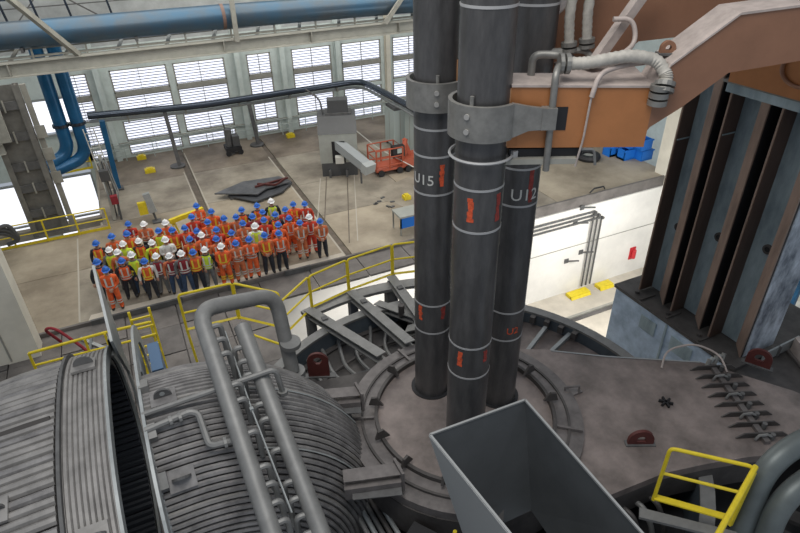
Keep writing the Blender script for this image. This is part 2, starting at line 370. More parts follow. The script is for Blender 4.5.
part('gantry_brace', MB().beam((-3.9, 34.4, 7.8), (-2.6, 34.4, 9.1), .08, .06), beamdark, u); part('gantry_brace', MB().beam((-1.4, 34.4, 9.1), (.3, 34.4, 7.9), .12, .06), beamdark, u)
# dark pipe along windows
d = thing('service_pipe', (-2.1, 35.2, 3.0), 'glossy dark service pipe crossing in front of the windows and bending forward', 'pipe')
pth = bend([(-1.9, 34.6, 3.35), (4, 34.6, 3.05), (13.6, 34.6, 3.15), (14.2, 28.5, 3.0), (14.0, 26.4, 2.9)], 1.0)
part('pipe_run', MB().tube(pth, .19, 12), darkpipe, d, True)
part('pipe_run', MB().tube([p + V((0, .2, -.36)) for p in pth], .09, 8), flange, d, True)
for x in (0, 3, 6, 9, 12): part('pipe_bracket', MB().box((x, 34.75, 2.95), (.08, .4, .5)), beamgrey, d)
for k, (dx, lb) in enumerate([(-.05, 'left one of the two blue pipes dropping beside the left windows'), (.68, 'right one of the two blue pipes dropping beside the left windows')]):
    t = thing('riser_pipe', (-3.0 + dx, 32, 1.5), lb, 'pipe')
    part('pipe_run', MB().tube(bend([(-2.95 + dx, 32, 8.5), (-2.95 + dx, 32, 2.35 - dx * .35), (-4.4, 31.4, 2.1 - dx * .6)], .8, 8), .30, 16), bluepipe, t, True)
    part('pipe_flange', MB().tube([(-2.95 + dx, 32, 3.75), (-2.95 + dx, 32, 3.88)], .38, 16), darkpipe, t, True)
t = thing('blue_post', (-1.3, 32, 0), 'dark blue steel post beneath the end of the service pipe', 'post')
part('post_shaft', MB().beam((-1.35, 32.3, 0), (-1.2, 32.2, 3.7), .28, .25), bluepipe, t); part('foot_plate', MB().box((-1.35, 32.3, .04), (.5, .5, .08)), beamdark, t)
# laced column and other left steel
colsteel = mat('weathered_column_steel', (0.17, 0.165, 0.15), 0.6, 0.1, 0.25, 2)
def laced(name, x, y, z1, wd, label, z0=0):
    t = thing(name, (x, y, z0), label, 'column')
    for s in (-1, 1): part('chord', MB().ibeam((x + s * wd / 2, y, z0), (x + s * wd / 2, y, z1), .22, .4, .04), colsteel, t)
    part('web_plate', MB().bb((x - wd / 2, y + .02, z0), (x + wd / 2, y + .06, z1)), colsteel, t)
    for z in (1.1, 2.3, 3.3, 4.6, 5.9):
        if z0 < z < z1: part('batten', MB().box((x, y - .12, z), (wd, .08, .34)), beamdark, t); part('batten_rib', MB().box((x, y - .17, z), (.06, .06, .5)), beamgrey, t)
    return t
laced('laced_column', -4.45, 28.6, 6.7, 1.25, 'wide grey laced steel column rising behind the left guard railing')
t = thing('leaning_chord', (-3.0, 28.9, 0), 'pale riveted steel post to the right of the laced column', 'post')
part('post_shaft', MB().beam((-3.55, 28.9, -.2), (-3.6, 28.9, 6.6), .16, .22), beamgrey, t)
for z in (2.5, 3.6, 4.6): part('gusset', MB().box((-3.5, 28.75, z), (.4, .04, .55)), beamgrey, t)
tag(part('wall_panel', MB().bb((-9, 27.9, 4.6), (-4.55, 28.05, 6.65)), beamgrey, origin=(-6, 27.9, 5.4)), 'plain beige wall panel hanging above the left opening', 'panel')
t = thing('cross_beam', (-9, 28.3, 4.4), 'grey beam under the beige wall panel at the left edge', 'beam')
part('girder', MB().ibeam((-10, 28, 4.4), (-4.9, 28, 4.35), .3, .45), beamgrey, t)
t = thing('cable_mast', (-1.9, 29.4, 0), 'cluttered steel mast with coiled cables beside the floor opening', 'mast')
part('mast_post', MB().beam((-1.75, 28.6, 0), (-1.6, 29.2, 3.0), .16, .16), beamgrey, t); part('mast_post', MB().beam((-1.45, 28.5, 0), (-1.35, 28.9, 2.6), .1, .1), machdark, t)
for k in range(7):
    a = 2 * PI * k / 7; part('cable', MB().tube([V((-1.6 + .1 * math.cos(a), 28.8 + .1 * math.sin(a), .1)), V((-1.5 + .25 * math.cos(a), 28.7, 1.4)), V((-1.55 + .14 * math.cos(a), 28.9 + .2 * math.sin(a), 2.9))], .03, 5), machdark if k % 2 else flange, t, True)
part('mast_box', MB().box((-1.6, 28.5, 2.3), (.4, .3, .5)), machdark, t); part('mast_box', MB().box((-1.5, 28.4, 1.1), (.3, .25, .4)), CL['maroon'], t)
t = thing('ladder', (-2.3, 30.5, 0), 'pale steel ladder standing between the floor opening and the cable mast', 'ladder')
for s in (0, .45): part('stile', MB().beam((-1.9 + s, 31.5, 0), (-2.1 + s, 31.6, 3.6), .05, .05), whitepaint, t)
for k in range(9): part('rung', MB().beam((-1.91 - .02 * k, 31.5, .35 + .38 * k), (-1.46 - .02 * k, 31.5, .35 + .38 * k), .03, .03), whitepaint, t)
# black hoses at the far left edge
t = thing('hose_bundle', (-6.6, 26.3, 0), 'dark coiled hoses hanging at the far left edge of the picture', 'hose')
for k in range(3):
    part('hose', MB().tube(bend([(-7.4, 26.2 + .1 * k, 3.2 - .3 * k), (-6.6 - .25 * k, 26.2, 3.1), (-6.1 - .2 * k, 26.1, 1.6), (-5.5 - .1 * k, 26.2, 1.9 - .2 * k), (-5.3, 26.3, 1.0), (-5.8, 26.3, .9)], .5), .09, 8), machdark, t, True)
# pale wall end at the left, near the deck
wl = tag(part('wall_end', MB().bb((-9, 19.2, -.1), (-4.62, 20.0, 9)), creamw), kind='structure')
part('wall_joint', MB().bb((-5.5, 19.17, 0), (-5.45, 19.2, 9)), beamgrey, wl)

# ================================================================== back floor machines
t = thing('shearing_machine', (9.3, 28.4, 0), 'big grey box-shaped machine with a sloping top and a chute pushed out in front', 'machine')
R = Matrix.Rotation(-.34, 4, 'Z')
def loc(p, o=(9.68, 28.45)): q = R @ V((p[0], p[1], 0)); return V((o[0] + q.x, o[1] + q.y, p[2]))
def lb(mb, a, b):
    c = loc([(a[i] + b[i]) / 2 for i in range(3)]); return mb.box(c, [abs(b[i] - a[i]) for i in range(3)], -.34)
part('lower_body', lb(MB(), (-.95, 0, 0), (.95, 2.1, .75)), machdark, t)
b_ = MB(); lb(b_, (-1.0, 0, .75), (-.35, .1, 2.35)); lb(b_, (.35, 0, .75), (1.0, .1, 2.35)); lb(b_, (-.35, 0, 1.95), (.35, .1, 2.35)); lb(b_, (-1, .1, .75), (1, 2.15, 2.35))
part('front_panel', b_, machgrey, t)
part('recess', lb(MB(), (-.34, -.02, .78), (.34, .09, 1.93)), black, t)
part('sloped_cover', MB().prism([loc(p) for p in [(-1.02, -.02, 2.35), (-1.02, 2.2, 2.35), (-1.02, 2.1, 3.0), (-1.02, 1.0, 3.0)]], loc((1.02, 0, 0)) - loc((-1.02, 0, 0))), machdark, t)
part('control_housing', lb(MB(), (-.45, 1.2, 3.1), (.65, 1.9, 3.75)), machdark, t); part('housing_foot', lb(MB(), (-.6, 1.1, 3.0), (.8, 2.0, 3.1)), beamdark, t)
c0, c1 = loc((-.02, .2, 1.75)), loc((1.35, -1.6, 1.15))
part('chute', MB().beam(c0, c1, .52, .45), mat('chute_grey', (.30, .32, .33), .5), t); part('chute_end', MB().beam(c1, c1 + V((.12, -.35, -.1)), .66, .5), mat('chute_end_grey', (.36, .38, .38), .5), t)
part('chute_leg', MB().beam(c1 + V((-.1, .5, -.3)), c1 + V((-.1, .5, -1.15)), .08, .08), beamdark, t)
part('white_box', lb(MB(), (-.2, -.4, .85), (.25, 0, 1.2)), whitepaint, t)
for s in (-.6, .3): part('foot', lb(MB(), (s, -.25, 0), (s + .12, 0, .4)), beamdark, t)
part('side_hose', MB().tube(bend([loc((-.7, 1.3, 2.9)), loc((-.8, 1.4, 3.8)), loc((-1.5, 1.6, 4.3))], .3), .05, 6), beamdark, t, True)
for k, (x, y, s, lab) in enumerate([(14.3, 31.2, 1.0, 'pale green cabinet standing left behind the orange lift'), (14.85, 29.6, 1.0, 'pale green cabinet standing nearest the left electrode')]):
    t = thing('switch_cabinet', (x, y, 0), lab, 'cabinet')
    part('cabinet_body', MB().box((x, y, 1.25), (.8, 1.3, 2.1)), cabmat, t); part('cabinet_top', MB().box((x, y, 2.38), (.7, 1.2, .16)), beamdark, t)
    for sx in (-1, 1):
        for sy in (-1, 1): part('leg', MB().box((x + sx * .33, y + sy * .55, .1), (.1, .1, .2)), beamdark, t)
    part('door_gap', MB().box((x - .405, y, 1.25), (.012, .03, 1.9)), beamgrey, t); part('door_gap', MB().box((x, y - .655, 1.25), (.03, .012, 1.9)), beamgrey, t)
t = thing('scissor_lift', (12.3, 27.8, 0), 'orange lifting platform with a rail basket parked right of the grey machine', 'lift')
bx0, bx1, by0, by1 = 11.35, 12.9, 27.3, 28.5
for z in (.55, 1.0, 1.45): part('basket_rail', MB().tube([(bx0, by0, z), (bx1, by0, z), (bx1, by1, z), (bx0, by1, z), (bx0, by0, z)], .035, 6), liftorange, t, True)
for x in (bx0, (bx0 + bx1) / 2, bx1):
    for y in (by0, by1): part('basket_post', MB().cyl((x, y, .3), (x, y, 1.45), .045, 6), liftorange, t)
part('basket_floor', MB().bb((bx0, by0, .25), (bx1, by1, .36)), liftorange, t); part('control_panel', MB().box((12.7, 27.5, 1.2), (.7, .3, .6)), black, t); part('panel_face', MB().box((12.75, 27.33, 1.25), (.3, .03, .25)), cabmat, t)
part('boom_arm', MB().beam((13.0, 27.6, .4), (13.4, 28.0, 1.6), .22, .2), liftorange, t); part('boom_arm', MB().beam((13.7, 27.9, .5), (13.3, 28.0, 1.6), .18, .2), liftorange, t)
part('chassis', MB().bb((12.9, 27.3, .25), (14.4, 28.4, .7)), liftorange, t)
for x, y in [(11.6, 27.3), (12.7, 27.3), (13.2, 27.25), (14.2, 27.25)]: part('wheel', MB().cyl((x, y - .08, .18), (x, y + .12, .18), .18, 12), black, t)
tag(part('hold_down_cable', MB().tube([(10.9, 33.0, 2.2), (12.1, 29.0, 1.0), (13.4, 26.2, .4)], .03, 5), whitepaint, origin=(12.1, 29, 0)), 'white cable stretched from the grey machine over the orange lift', 'cable')
t = thing('steel_plate_stack', (4.9, 28, 0), 'dark cut steel plates stacked on the floor behind the crowd', 'plate')
part('plate', MB().prism([(3.0, 28.6, .28), (4.6, 29.4, .28), (6.5, 29.2, .28), (6.9, 28.3, .28), (5.5, 28.0, .28), (4.9, 27.5, .28), (4.3, 27.9, .28)], (0, 0, .06)), mat('plate_a', (.13, .135, .145), .5, .4, .3, 2), t)
part('plate', MB().prism([(3.6, 28.4, .1), (4.9, 29.1, .1), (7.0, 28.5, .1), (6.2, 27.6, .1), (4.7, 27.1, .1)], (0, 0, .07)), mat('plate_b', (.09, .095, .105), .5, .4), t)
for p in [(3.8, 28.4), (6.2, 28.0), (5.0, 27.5)]: part('timber_packer', MB().box((p[0], p[1], .05), (.25, .5, .1)), beamdark, t)
t = thing('red_bracket', (5.6, 28.4, .35), 'red-brown angle bracket lying on the dark plates', 'bracket')
part('bracket_arm', MB().beam((5.0, 28.3, .4), (6.8, 28.6, .42), .1, .08), redlug, t); part('bracket_arm', MB().beam((5.2, 28.6, .4), (6.0, 28.0, .42), .1, .08), redlug, t); part('bracket_arm', MB().beam((6.0, 28.0, .42), (6.7, 28.6, .42), .08, .08), redlug, t)
t = thing('burner_cart', (5.2, 34.6, 0), 'dark wheeled cart with an upright tank near the back windows', 'cart')
part('cart_base', MB().box((5.2, 34.6, .35), (.9, .9, .25)), black, t); part('tank', MB().cyl((5.05, 34.6, .45), (5.05, 34.6, 1.5), .22, 10), beamdark, t); part('motor', MB().box((5.4, 34.5, .8), (.4, .5, .6)), machdark, t)
part('mast_pole', MB().beam((4.95, 34.7, 1.3), (4.85, 34.7, 2.3), .08, .08), beamdark, t)
for sx in (-.35, .35): part('wheel', MB().cyl((5.2 + sx, 34.12, .16), (5.2 + sx, 34.22, .16), .16, 10), black, t)
for k, (x, y, h, lab) in enumerate([(2.0, 34.0, 3.0, 'dark upright with a round foot, behind the left trench'), (6.85, 35.2, 2.6, 'dark upright standing at the head of the right trench')]):
    t = thing('stanchion', (x, y, 0), lab, 'post')
    part('shaft', MB().beam((x, y, 0), (x - .1, y + .6, h), .22, .2), beamdark, t); part('foot', MB().cyl((x - .1, y, 0), (x - .1, y, .08), .42, 14), beamdark, t)
for k, (x, y, sx, lab) in enumerate([(.4, 33.9, .55, 'yellow block on the floor nearest the cable mast'), (.15, 36.2, .5, 'small yellow block against the back railing'), (9.0, 35.6, .5, 'small yellow block at the window foot left of the grey machine'), (11.6, 24.2, .35, 'small yellow block on the floor left of the left electrode')]):
    t = thing('floor_block', (x, y, 0), lab, 'block'); part('block_base', MB().box((x, y, .1), (sx, .35, .2)), yellow, t); part('block_cap', MB().box((x, y, .23), (sx * .6, .25, .07)), yellow, t)
t = thing('yellow_barrier', (1.35, 25.9, 0), 'yellow trestle behind the back row of workers', 'barrier')
part('crossbar', MB().beam((.55, 25.6, .75), (2.1, 26.1, .8), .16, .2), yellow, t)
for x, y in [(.7, 25.65), (1.95, 26.05)]:
    part('leg', MB().beam((x - .15, y - .2, 0), (x, y, .75), .06, .06), yellow, t); part('leg', MB().beam((x + .15, y + .2, 0), (x, y, .75), .06, .06), yellow, t)
t = thing('hose_reel_post', (0, 27.6, 0), 'grey post with a yellow box, standing behind the workers at the left', 'post')
part('shaft', MB().cyl((.05, 27.5, 0), (-.1, 27.7, 1.2), .05, 8), beamdark, t); part('cover', MB().beam((.02, 27.55, .5), (-.12, 27.7, 1.4), .35, .3), flange, t); part('yellow_box', MB().box((-.4, 27.6, .75), (.38, .2, .6)), yellow, t); part('foot', MB().box((.05, 27.45, .03), (.4, .4, .06)), beamdark, t)
t = thing('work_table', (10.3, 21.3, 0), 'small blue-topped steel table at the floor edge behind the left electrode', 'table')
part('tabletop', MB().bb((9.7, 20.9, .85), (10.9, 21.8, .93)), machgrey, t); part('side_panel', MB().bb((9.72, 20.92, .35), (10.88, 20.96, .85)), cratblue, t)
for x in (9.75, 10.85):
    for y in (20.95, 21.75): part('leg', MB().box((x, y, .43), (.06, .06, .85)), beamgrey, t)
t = thing('scrap_bits', (10.6, 24.2, 0), 'small dark scraps scattered on the floor near the left electrode', 'scrap')
for k in range(7): part('scrap', MB().box((9.9 + random.random() * 1.6, 23.6 + random.random() * 1.5, .03), (.22, .1, .05), random.random() * 3), beamdark, t)
# mezzanine floor right
t = thing('wheel_on_floor', (23, 24.1, 0), 'round dark wheel lying on the floor beneath the brown arm', 'wheel')
part('tyre', MB().lathe((23, 24.1, .16), [(.35, -.15), (.62, -.15), (.68, 0), (.62, .15), (.35, .15), (.35, -.15)], 20), black, t, True); part('hub', MB().cyl((23, 24.1, .03), (23, 24.1, .2), .33, 14), machgrey, t)
crates = [(25.9, 23.2, 0, 'blue crate, bottom left of the blue stack'), (26.7, 22.7, 0, 'blue crate, bottom right of the blue stack'), (25.6, 24.0, 0, 'blue crate, rearmost of the bottom layer'), (26.2, 23.2, .62, 'blue crate on top of the stack, left'), (26.5, 22.7, .62, 'blue crate on top of the stack, right')]
cr = None
for (x, y, z, lab) in crates:
    t = thing('storage_crate', (x - 1, y, z), lab, 'crate', 'blue crates on the upper floor'); xx = x - 1
    part('crate_body', MB().bb((xx - .4, y - .3, z), (xx + .4, y + .3, z + .12)).bb((xx - .4, y - .3, z), (xx - .34, y + .3, z + .6)).bb((xx + .34, y - .3, z), (xx + .4, y + .3, z + .6)).bb((xx - .4, y - .3, z), (xx + .4, y - .25, z + .6)).bb((xx - .4, y + .25, z), (xx + .4, y + .3, z + .6)), cratblue, t)
    part('crate_rim', MB().bb((xx - .44, y - .34, z + .52), (xx + .44, y - .29, z + .6)), cratblue, t); part('crate_rim', MB().bb((xx - .44, y + .29, z + .52), (xx + .44, y + .34, z + .6)), cratblue, t)
tag(part('edge_hook', MB().tube([(20.0, 20.45, .06), (20.3, 20.5, .22), (20.9, 20.5, .2), (21.0, 20.5, .06)], .04, 6), black, origin=(20, 20.4, 0)), 'black hook-shaped bar on the floor edge above the white wall', 'hook')
tag(part('column_right', MB().bb((24.9, 20.05, -5.6), (25.9, 21.0, 12)), creamw), kind='structure')
# pipes on the lower wall
t = thing('wall_pipework', (20.6, 20.1, -5.6), 'thin grey pipes dropping down the white lower wall to the yellow blocks', 'pipe')
for k in range(3):
    x = 20.15 + .28 * k
    part('pipe_run', MB().tube(bend([(12.5, 20.06, -.85 - .22 * k), (x, 20.06, -.85 - .22 * k), (x, 20.06, -5.4)], .12, 4), .05, 6), beamdark, t, True); part('elbow_joint', MB().cyl((x, 19.93, -.85 - .22 * k), (x, 20.08, -.85 - .22 * k), .08, 8), beamdark, t)
for (x, z) in [(19.4, -.5), (19.1, -1.3), (18.9, -3.5), (19.8, -3.2)]: part('pipe_bracket', MB().beam((x, 20.15, z), (x + .6, 19.9, z), .06, .06).box((x, 20.17, z), (.25, .04, .25)), beamdark, t)
for k, (x, sx, lab) in enumerate([(19.65, 1.3, 'long yellow block at the foot of the thin wall pipes'), (21.45, .95, 'shorter yellow block right of the thin wall pipes')]):
    t = thing('kick_block', (x, 19.8, -5.6), lab, 'block'); part('block_body', MB().bb((x - sx / 2, 19.5, -5.6), (x + sx / 2, 19.95, -5.42)), yellow, t); part('sloped_face', MB().prism([(x - sx / 2, 19.55, -5.42), (x - sx / 2, 19.4, -5.6), (x - sx / 2, 19.55, -5.6)], (sx, 0, 0)), yellow, t)
tag(part('fire_sign', MB().box((23.6, 20.17, -4.3), (.4, .04, .75)).box((23.6, 20.14, -4.6), (.28, .02, .1)).cyl((23.6, 20.05, -4.05), (23.6, 20.05, -4.55), .12, 8), mat('red_sign', (.55, .03, .04), .5), origin=(23.6, 20.1, -4.6)), 'small red fire extinguisher plate low on the white wall', 'sign')

# ================================================================== FURNACE
FC = V((5.0, 7.7, 0))
vs = thing('furnace_vessel', (5, 7.7, -3), 'round dark furnace shell with a curved rim below the roof', 'furnace')
part('shell_wall', MB().lathe((5, 7.7, 0), [(4.95, -5.5), (4.95, 2.95), (4.8, 2.95), (4.8, 1.5)], 72), mat('shell_blue_grey', (.10, .125, .15), .5, .3, .2, 2), vs, True)
part('rim_plate', MB().ring(FC, 4.78, 5.05, 2.93, 3.0, 72), pipegrey, vs)
part('lower_roof', MB().ring(FC, 2.2, 4.78, 2.5, 2.6, 72, math.radians(-40), math.radians(80)), roofmat, vs)
part('dark_well', MB().lathe((5, 7.7, 0), [(0, 1.9), (4.8, 1.7)], 48), black, vs)
for a in (39, 30, 22):
    c, s = math.cos(math.radians(a)), math.sin(math.radians(a))
    part('radial_bar', MB().beam(FC + V((3.2 * c, 3.2 * s, 2.75)), FC + V((4.75 * c, 4.75 * s, 2.75)), .1, .12), flange, vs)
for a in range(20, 62, 5):
    c, s = math.cos(math.radians(a)), math.sin(math.radians(a)); part('rim_bolt', MB().box(FC + V((4.68 * c, 4.68 * s, 2.85)), (.14, .14, .2), math.radians(a)), roofdark, vs)
# water-cooled roof tubes at the far left
rp = thing('roof_cooling_panel', (3.5, 11.5, 2.4), 'dark ribbed cooling panel with curved tubes behind the round roof ring', 'panel')
part('backing', MB().ring(FC, 2.4, 5.0, 2.38, 2.45, 40, math.radians(82), math.radians(158)), roofdark, rp)
for k in range(11):
    a = math.radians(86 + k * 6.4); c, s = math.cos(a), math.sin(a); a2 = a + .16
    pts = [FC + V((2.7 * math.cos(a2), 2.7 * math.sin(a2), 2.55)), FC + V((3.8 * math.cos(a2 - .03), 3.8 * math.sin(a2 - .03), 2.56)), FC + V((4.8 * c, 4.8 * s, 2.55)), FC + V((5.0 * c, 5.0 * s, 2.4))]
    part('tube', MB().tube(bend(pts, .3), .05, 6), pipegrey, rp, True)
for r in (3.2, 3.9, 4.6):
    part('rib', MB().tube(arc(FC, r, 84, 156, 14, 2.52), .035, 6), roofdark, rp, True)
part('edge_channel', MB().tube(arc(FC, 5.1, 84, 158, 16, 2.55), .07, 6), beamdark, rp, True)
# struts from platform to roof ring
for k, (a, b, lab) in enumerate([((3.3, 13.4, 2.95), (4.15, 10.15, 3.45), 'left one of the grey struts from the yellow railing down to the roof ring'), ((4.7, 13.7, 2.95), (4.95, 10.2, 3.5), 'middle grey strut from the yellow railing down to the roof ring'), ((6.1, 13.9, 2.95), (5.6, 10.2, 3.5), 'right grey strut partly behind the left electrode')]):
    t = thing('roof_strut', a, lab, 'strut'); part('strut_beam', MB().ibeam(a, b, .28, .22, .03), pipegrey, t)
    part('foot_post', MB().box((a[0], a[1] - .1, a[2] - .55), (.24, .24, 1.0)), mat('post_dark', (.06, .065, .08), .5) if 'post_dark' not in bpy.data.materials else bpy.data.materials['post_dark'], t)
    m_ = V(a).lerp(V(b), .25); part('bolt_plate', MB().box(m_ + V((0, 0, .14)), (.16, .16, .05)), beamdark, t)
t = thing('roof_clutter', (5.6, 12.2, 2.6), 'tangle of short steel links and brackets left of the left electrode', 'bracket')
for (a, b, wd) in [((5.2, 12.9, 2.9), (5.9, 11.2, 3.2), .26), ((5.6, 12.4, 2.8), (6.4, 11.6, 2.9), .2), ((5.4, 11.3, 3.0), (6.1, 10.7, 3.4), .3), ((6.0, 12.9, 2.7), (6.9, 12.2, 2.9), .22)]: part('link', MB().ibeam(a, b, wd, .2, .03), pipegrey, t)
for p in [(5.5, 11.9, 3.1), (6.2, 12.3, 3.0), (5.9, 11.4, 3.3)]: part('pin', MB().cyl(p, V(p) + V((0, 0, .35)), .09, 8), roofdark, t)
# platform with yellow railing around the furnace
pl = thing('railing_platform', (4.5, 13.6, 2.6), 'narrow curved walkway at the foot of the yellow furnace railing', 'walkway')
part('walkway_plate', MB().ring(FC, 5.75, 6.15, 2.85, 2.95, 30, math.radians(62), math.radians(108)), pipegrey, pl)
part('support_leg', MB().box((3.3, 13.3, -.5), (.25, .25, 6.7)), beamdark, pl); part('support_leg', MB().box((5.9, 13.6, -1.5), (.25, .25, 8.7)), beamdark, pl)
def rail_seg(t, pts, h=1.1, r=.032, mids=(.52,), bottom=True):
    P = [V(p) for p in pts]
    part('top_rail', MB().tube(bend([P[0] + V((0, 0, .0)), P[0] + V((0, 0, h))] + [p + V((0, 0, h)) for p in P[1:-1]] + [P[-1] + V((0, 0, h)), P[-1]], .1, 4), r, 8), yellow, t, True)
    for q in mids: part('mid_rail', MB().tube([p + V((0, 0, h * q)) for p in P], r * .85, 8), yellow, t, True)
    if bottom: part('toe_board', MB().tube([p + V((0, 0, .05)) for p in P], r * 1.3, 4), yellow, t)
t = thing('furnace_railing', (4.7, 13.8, 2.95), 'yellow tubular railing curving around the far side of the furnace', 'railing')
rail_seg(t, [(2.3, 12.6, 2.95), (3.42, 13.5, 2.95)]); rail_seg(t, [(3.45, 13.52, 2.95), (4.68, 13.85, 2.95)]); rail_seg(t, [(4.72, 13.86, 2.95), (6.2, 14.05, 2.95)]); rail_seg(t, [(6.25, 14.05, 2.95), (8.0, 13.6, 2.95)])
t = thing('stair_railing', (1.0, 15, 1.6), 'tall yellow railing frame standing behind the bent grey pipe', 'railing')
rail_seg(t, [(.05, 14.08, 2.95), (1.43, 14.0, 2.95)], 1.2, .035, (.5,)); rail_seg(t, [(1.47, 13.98, 2.95), (2.44, 12.97, 2.95)], 1.2, .035, (.5,))
part('end_post', MB().tube([(.05, 14.08, 2.95), (.1, 14.1, 1.5)], .035, 8), yellow, t, True)
part('lower_rail', MB().tube([(1.45, 14.0, 2.5), (2.42, 12.9, 2.4)], .035, 8), yellow, t, True); part('end_post', MB().tube([(2.44, 12.97, 2.95), (2.42, 12.9, 1.5)], .035, 8), yellow, t, True)
part('stair_plate', MB().beam((1.2, 14.4, 1.35), (2.25, 12.3, 1.25), .6, .05), platemat2, t)

# round roof with ring
rf = thing('furnace_roof', (5, 7.7, 3.2), 'round dusty steel roof with a raised segmented ring around the electrodes', 'furnace roof')
part('delta_plate', MB().lathe(FC, [(0, 3.52), (1.95, 3.5), (1.95, 3.3)], 64), roofmat, rf)
part('inner_ring', MB().ring(FC, 1.86, 1.93, 3.4, 3.62, 72), roofdark, rf)
part('middle_ring', MB().ring(FC, 1.93, 2.2, 3.35, 3.52, 72), ringmat, rf)
part('groove', MB().ring(FC, 2.17, 2.22, 3.35, 3.56, 72), roofdark, rf)
part('outer_ring', MB().ring(FC, 2.22, 2.5, 3.3, 3.50, 72), ringmat, rf)
part('skirt', MB().ring(FC, 2.44, 2.52, 2.5, 3.3, 72), roofdark, rf)
for a in (8, 22, 40, 118, 150, 178, 203, 227, 340):
    A_ = math.radians(a); c, s = math.cos(A_), math.sin(A_)
    pv = FC + V((1.9 * c, 1.9 * s, 3.62)); rad = V((c, s, 0)); tan = V((-s, c, 0))
    part('lug', MB().prism([pv - rad * .16, pv + rad * .16, pv + rad * .10 + V((0, 0, .2)), pv - rad * .02 + V((0, 0, .22))], tan * .05), roofdark, rf)
for a in (100, 160, 250, 285, 320):
    A_ = math.radians(a); c, s = math.cos(A_), math.sin(A_)
    part('segment_bar', MB().beam(FC + V((1.95 * c, 1.95 * s, 3.56)), FC + V((2.46 * c, 2.46 * s, 3.56)), .05, .06), ringmat, rf)
EL = [(4.55, 6.95, 'front centre electrode, the nearest of the three tall dark columns'), (4.75, 8.72, 'left electrode, tall dark column standing nearest the orange lift'), (5.93, 7.83, 'right electrode, tall dark column mostly behind the centre one')]
for (x, y, _) in EL:
    part('port_gap', MB().ring((x, y, 0), .38, .46, 3.4, 3.53, 32), black, rf)
rpz = 3.5
pts = [(6.2, 9.55), (7.1, 9.15), (8.0, 8.65), (9.1, 7.85), (10.9, 6.72), (12.0, 5.05), (12.6, 3.2), (11.2, 3.6), (10.3, 3.95), (9.5, 4.25), (8.6, 4.5), (7.7, 4.7), (6.4, 4.78), (5.4, 5.0), (5.0, 5.3), (5.0, 7.7)]
main = thing('roof_deck_plate', (9, 6, 3.3), 'broad scuffed brown-grey steel deck right of the electrodes', 'deck')
part('deck_sheet', MB().prism([(x, y, 3.2) for x, y in pts], (0, 0, .18)), roofmat, main)
part('deck_skirt', MB().prism([(5.4, 5.0, 2.6), (6.4, 4.78, 2.6), (7.7, 4.7, 2.6), (8.6, 4.5, 2.6), (9.5, 4.25, 2.6), (10.3, 3.95, 2.6), (10.3, 4.03, 2.6), (9.5, 4.33, 2.6), (8.6, 4.58, 2.6), (7.7, 4.78, 2.6), (6.4, 4.86, 2.6), (5.4, 5.08, 2.6)], (0, 0, .6)), roofdark, main)
part('seam_line', MB().tube([(8.0, 8.6, 3.39), (9.1, 7.8, 3.39), (10.9, 6.68, 3.39)], .02, 4), flange, main)
# outer ring partly over the deck
sp = thing('finned_spine', (10.2, 5.5, 3.38), 'ridge with short cross fins and fittings on the brown-grey deck', 'spine')
p0, p1 = V((11.0, 6.45, 3.42)), V((10.1, 4.3, 3.42)); dr = (p1 - p0).normalized(); pr = V((-dr.y, dr.x, 0))
part('spine_bar', MB().beam(p0, p1, .12, .1), ringmat, sp)
for k in range(8):
    q = p0.lerp(p1, (k + .3) / 8); part('fin', MB().prism([q - pr * .56 + V((0, 0, -.02)), q + pr * .56 + V((0, 0, -.02)), q + pr * .4 + V((0, 0, .1)), q - pr * .4 + V((0, 0, .1))], dr * .03), roofdark, sp)
    part('bolt_head', MB().cyl(q + pr * .14 + dr * .1, q + pr * .14 + dr * .1 + V((0, 0, .14)), .05, 8), beamdark, sp)
    if k % 2: part('shackle', MB().tube([q - pr * .2 + dr * .1, q - pr * .15 + dr * .1 + V((0, 0, .12)), q + dr * .12 + V((0, 0, .16)), q + pr * .1 + dr * .12 + V((0, 0, .1))], .03, 6), pipegrey, sp, True)
def lug(loc_, rz, label, s=1.0, m=redlug, hw=.24, st=.2):
    t = thing('lifting_lug', loc_, label, 'lug'); mb = MB(); n = 14; vo = []; vi = []
    outer = [V((-hw, 0, 0))] + [V((hw * math.cos(a), 0, st + hw * math.sin(a))) for a in [PI - PI * k / n for k in range(n + 1)]] + [V((hw, 0, 0))]
    R3 = Matrix.Rotation(rz, 3, 'Z'); L = V(loc_)
    k2 = len(outer); inn = []
    for k in range(k2):
        d_ = outer[k] - V((0, 0, st + .02)); inn.append(V((0, 0, st + .02)) + d_.normalized() * min(.1, hw * .42))
    vsx = []
    for off in (-.035, .035):
        for p in outer: vsx.append(L + R3 @ (p * s + V((0, off, 0))))
        for p in inn: vsx.append(L + R3 @ (p * s + V((0, off, 0))))
    f = []
    for k in range(k2):
        k3 = (k + 1) % k2
        f += [(k, k3, k2 + k3, k2 + k), (2 * k2 + k, 3 * k2 + k, 3 * k2 + k3, 2 * k2 + k3), (k, 2 * k2 + k, 2 * k2 + k3, k3), (k2 + k, k2 + k3, 3 * k2 + k3, 3 * k2 + k)]
    part('eye_plate', mb.add(vsx, f), m, t); part('weld_pad', MB().box(L + V((0, 0, .015)), (.6 * s, .16, .03), rz), beamdark, t); return t
lug((7.82, 5.45, 3.38), -.45, 'dark red lifting lug in the middle of the brown-grey deck', 1.0, redlug, .26, .12)
lug((12.0, 6.0, 3.38), -1.05, 'dark red lifting lug at the right edge near the brown mast', 1.1)
lug((2.7, 10.7, 3.0), -.4, 'dark red lifting lug with a round hole, beside the bent grey pipe foot', 1.35, redlug, .19, .36)
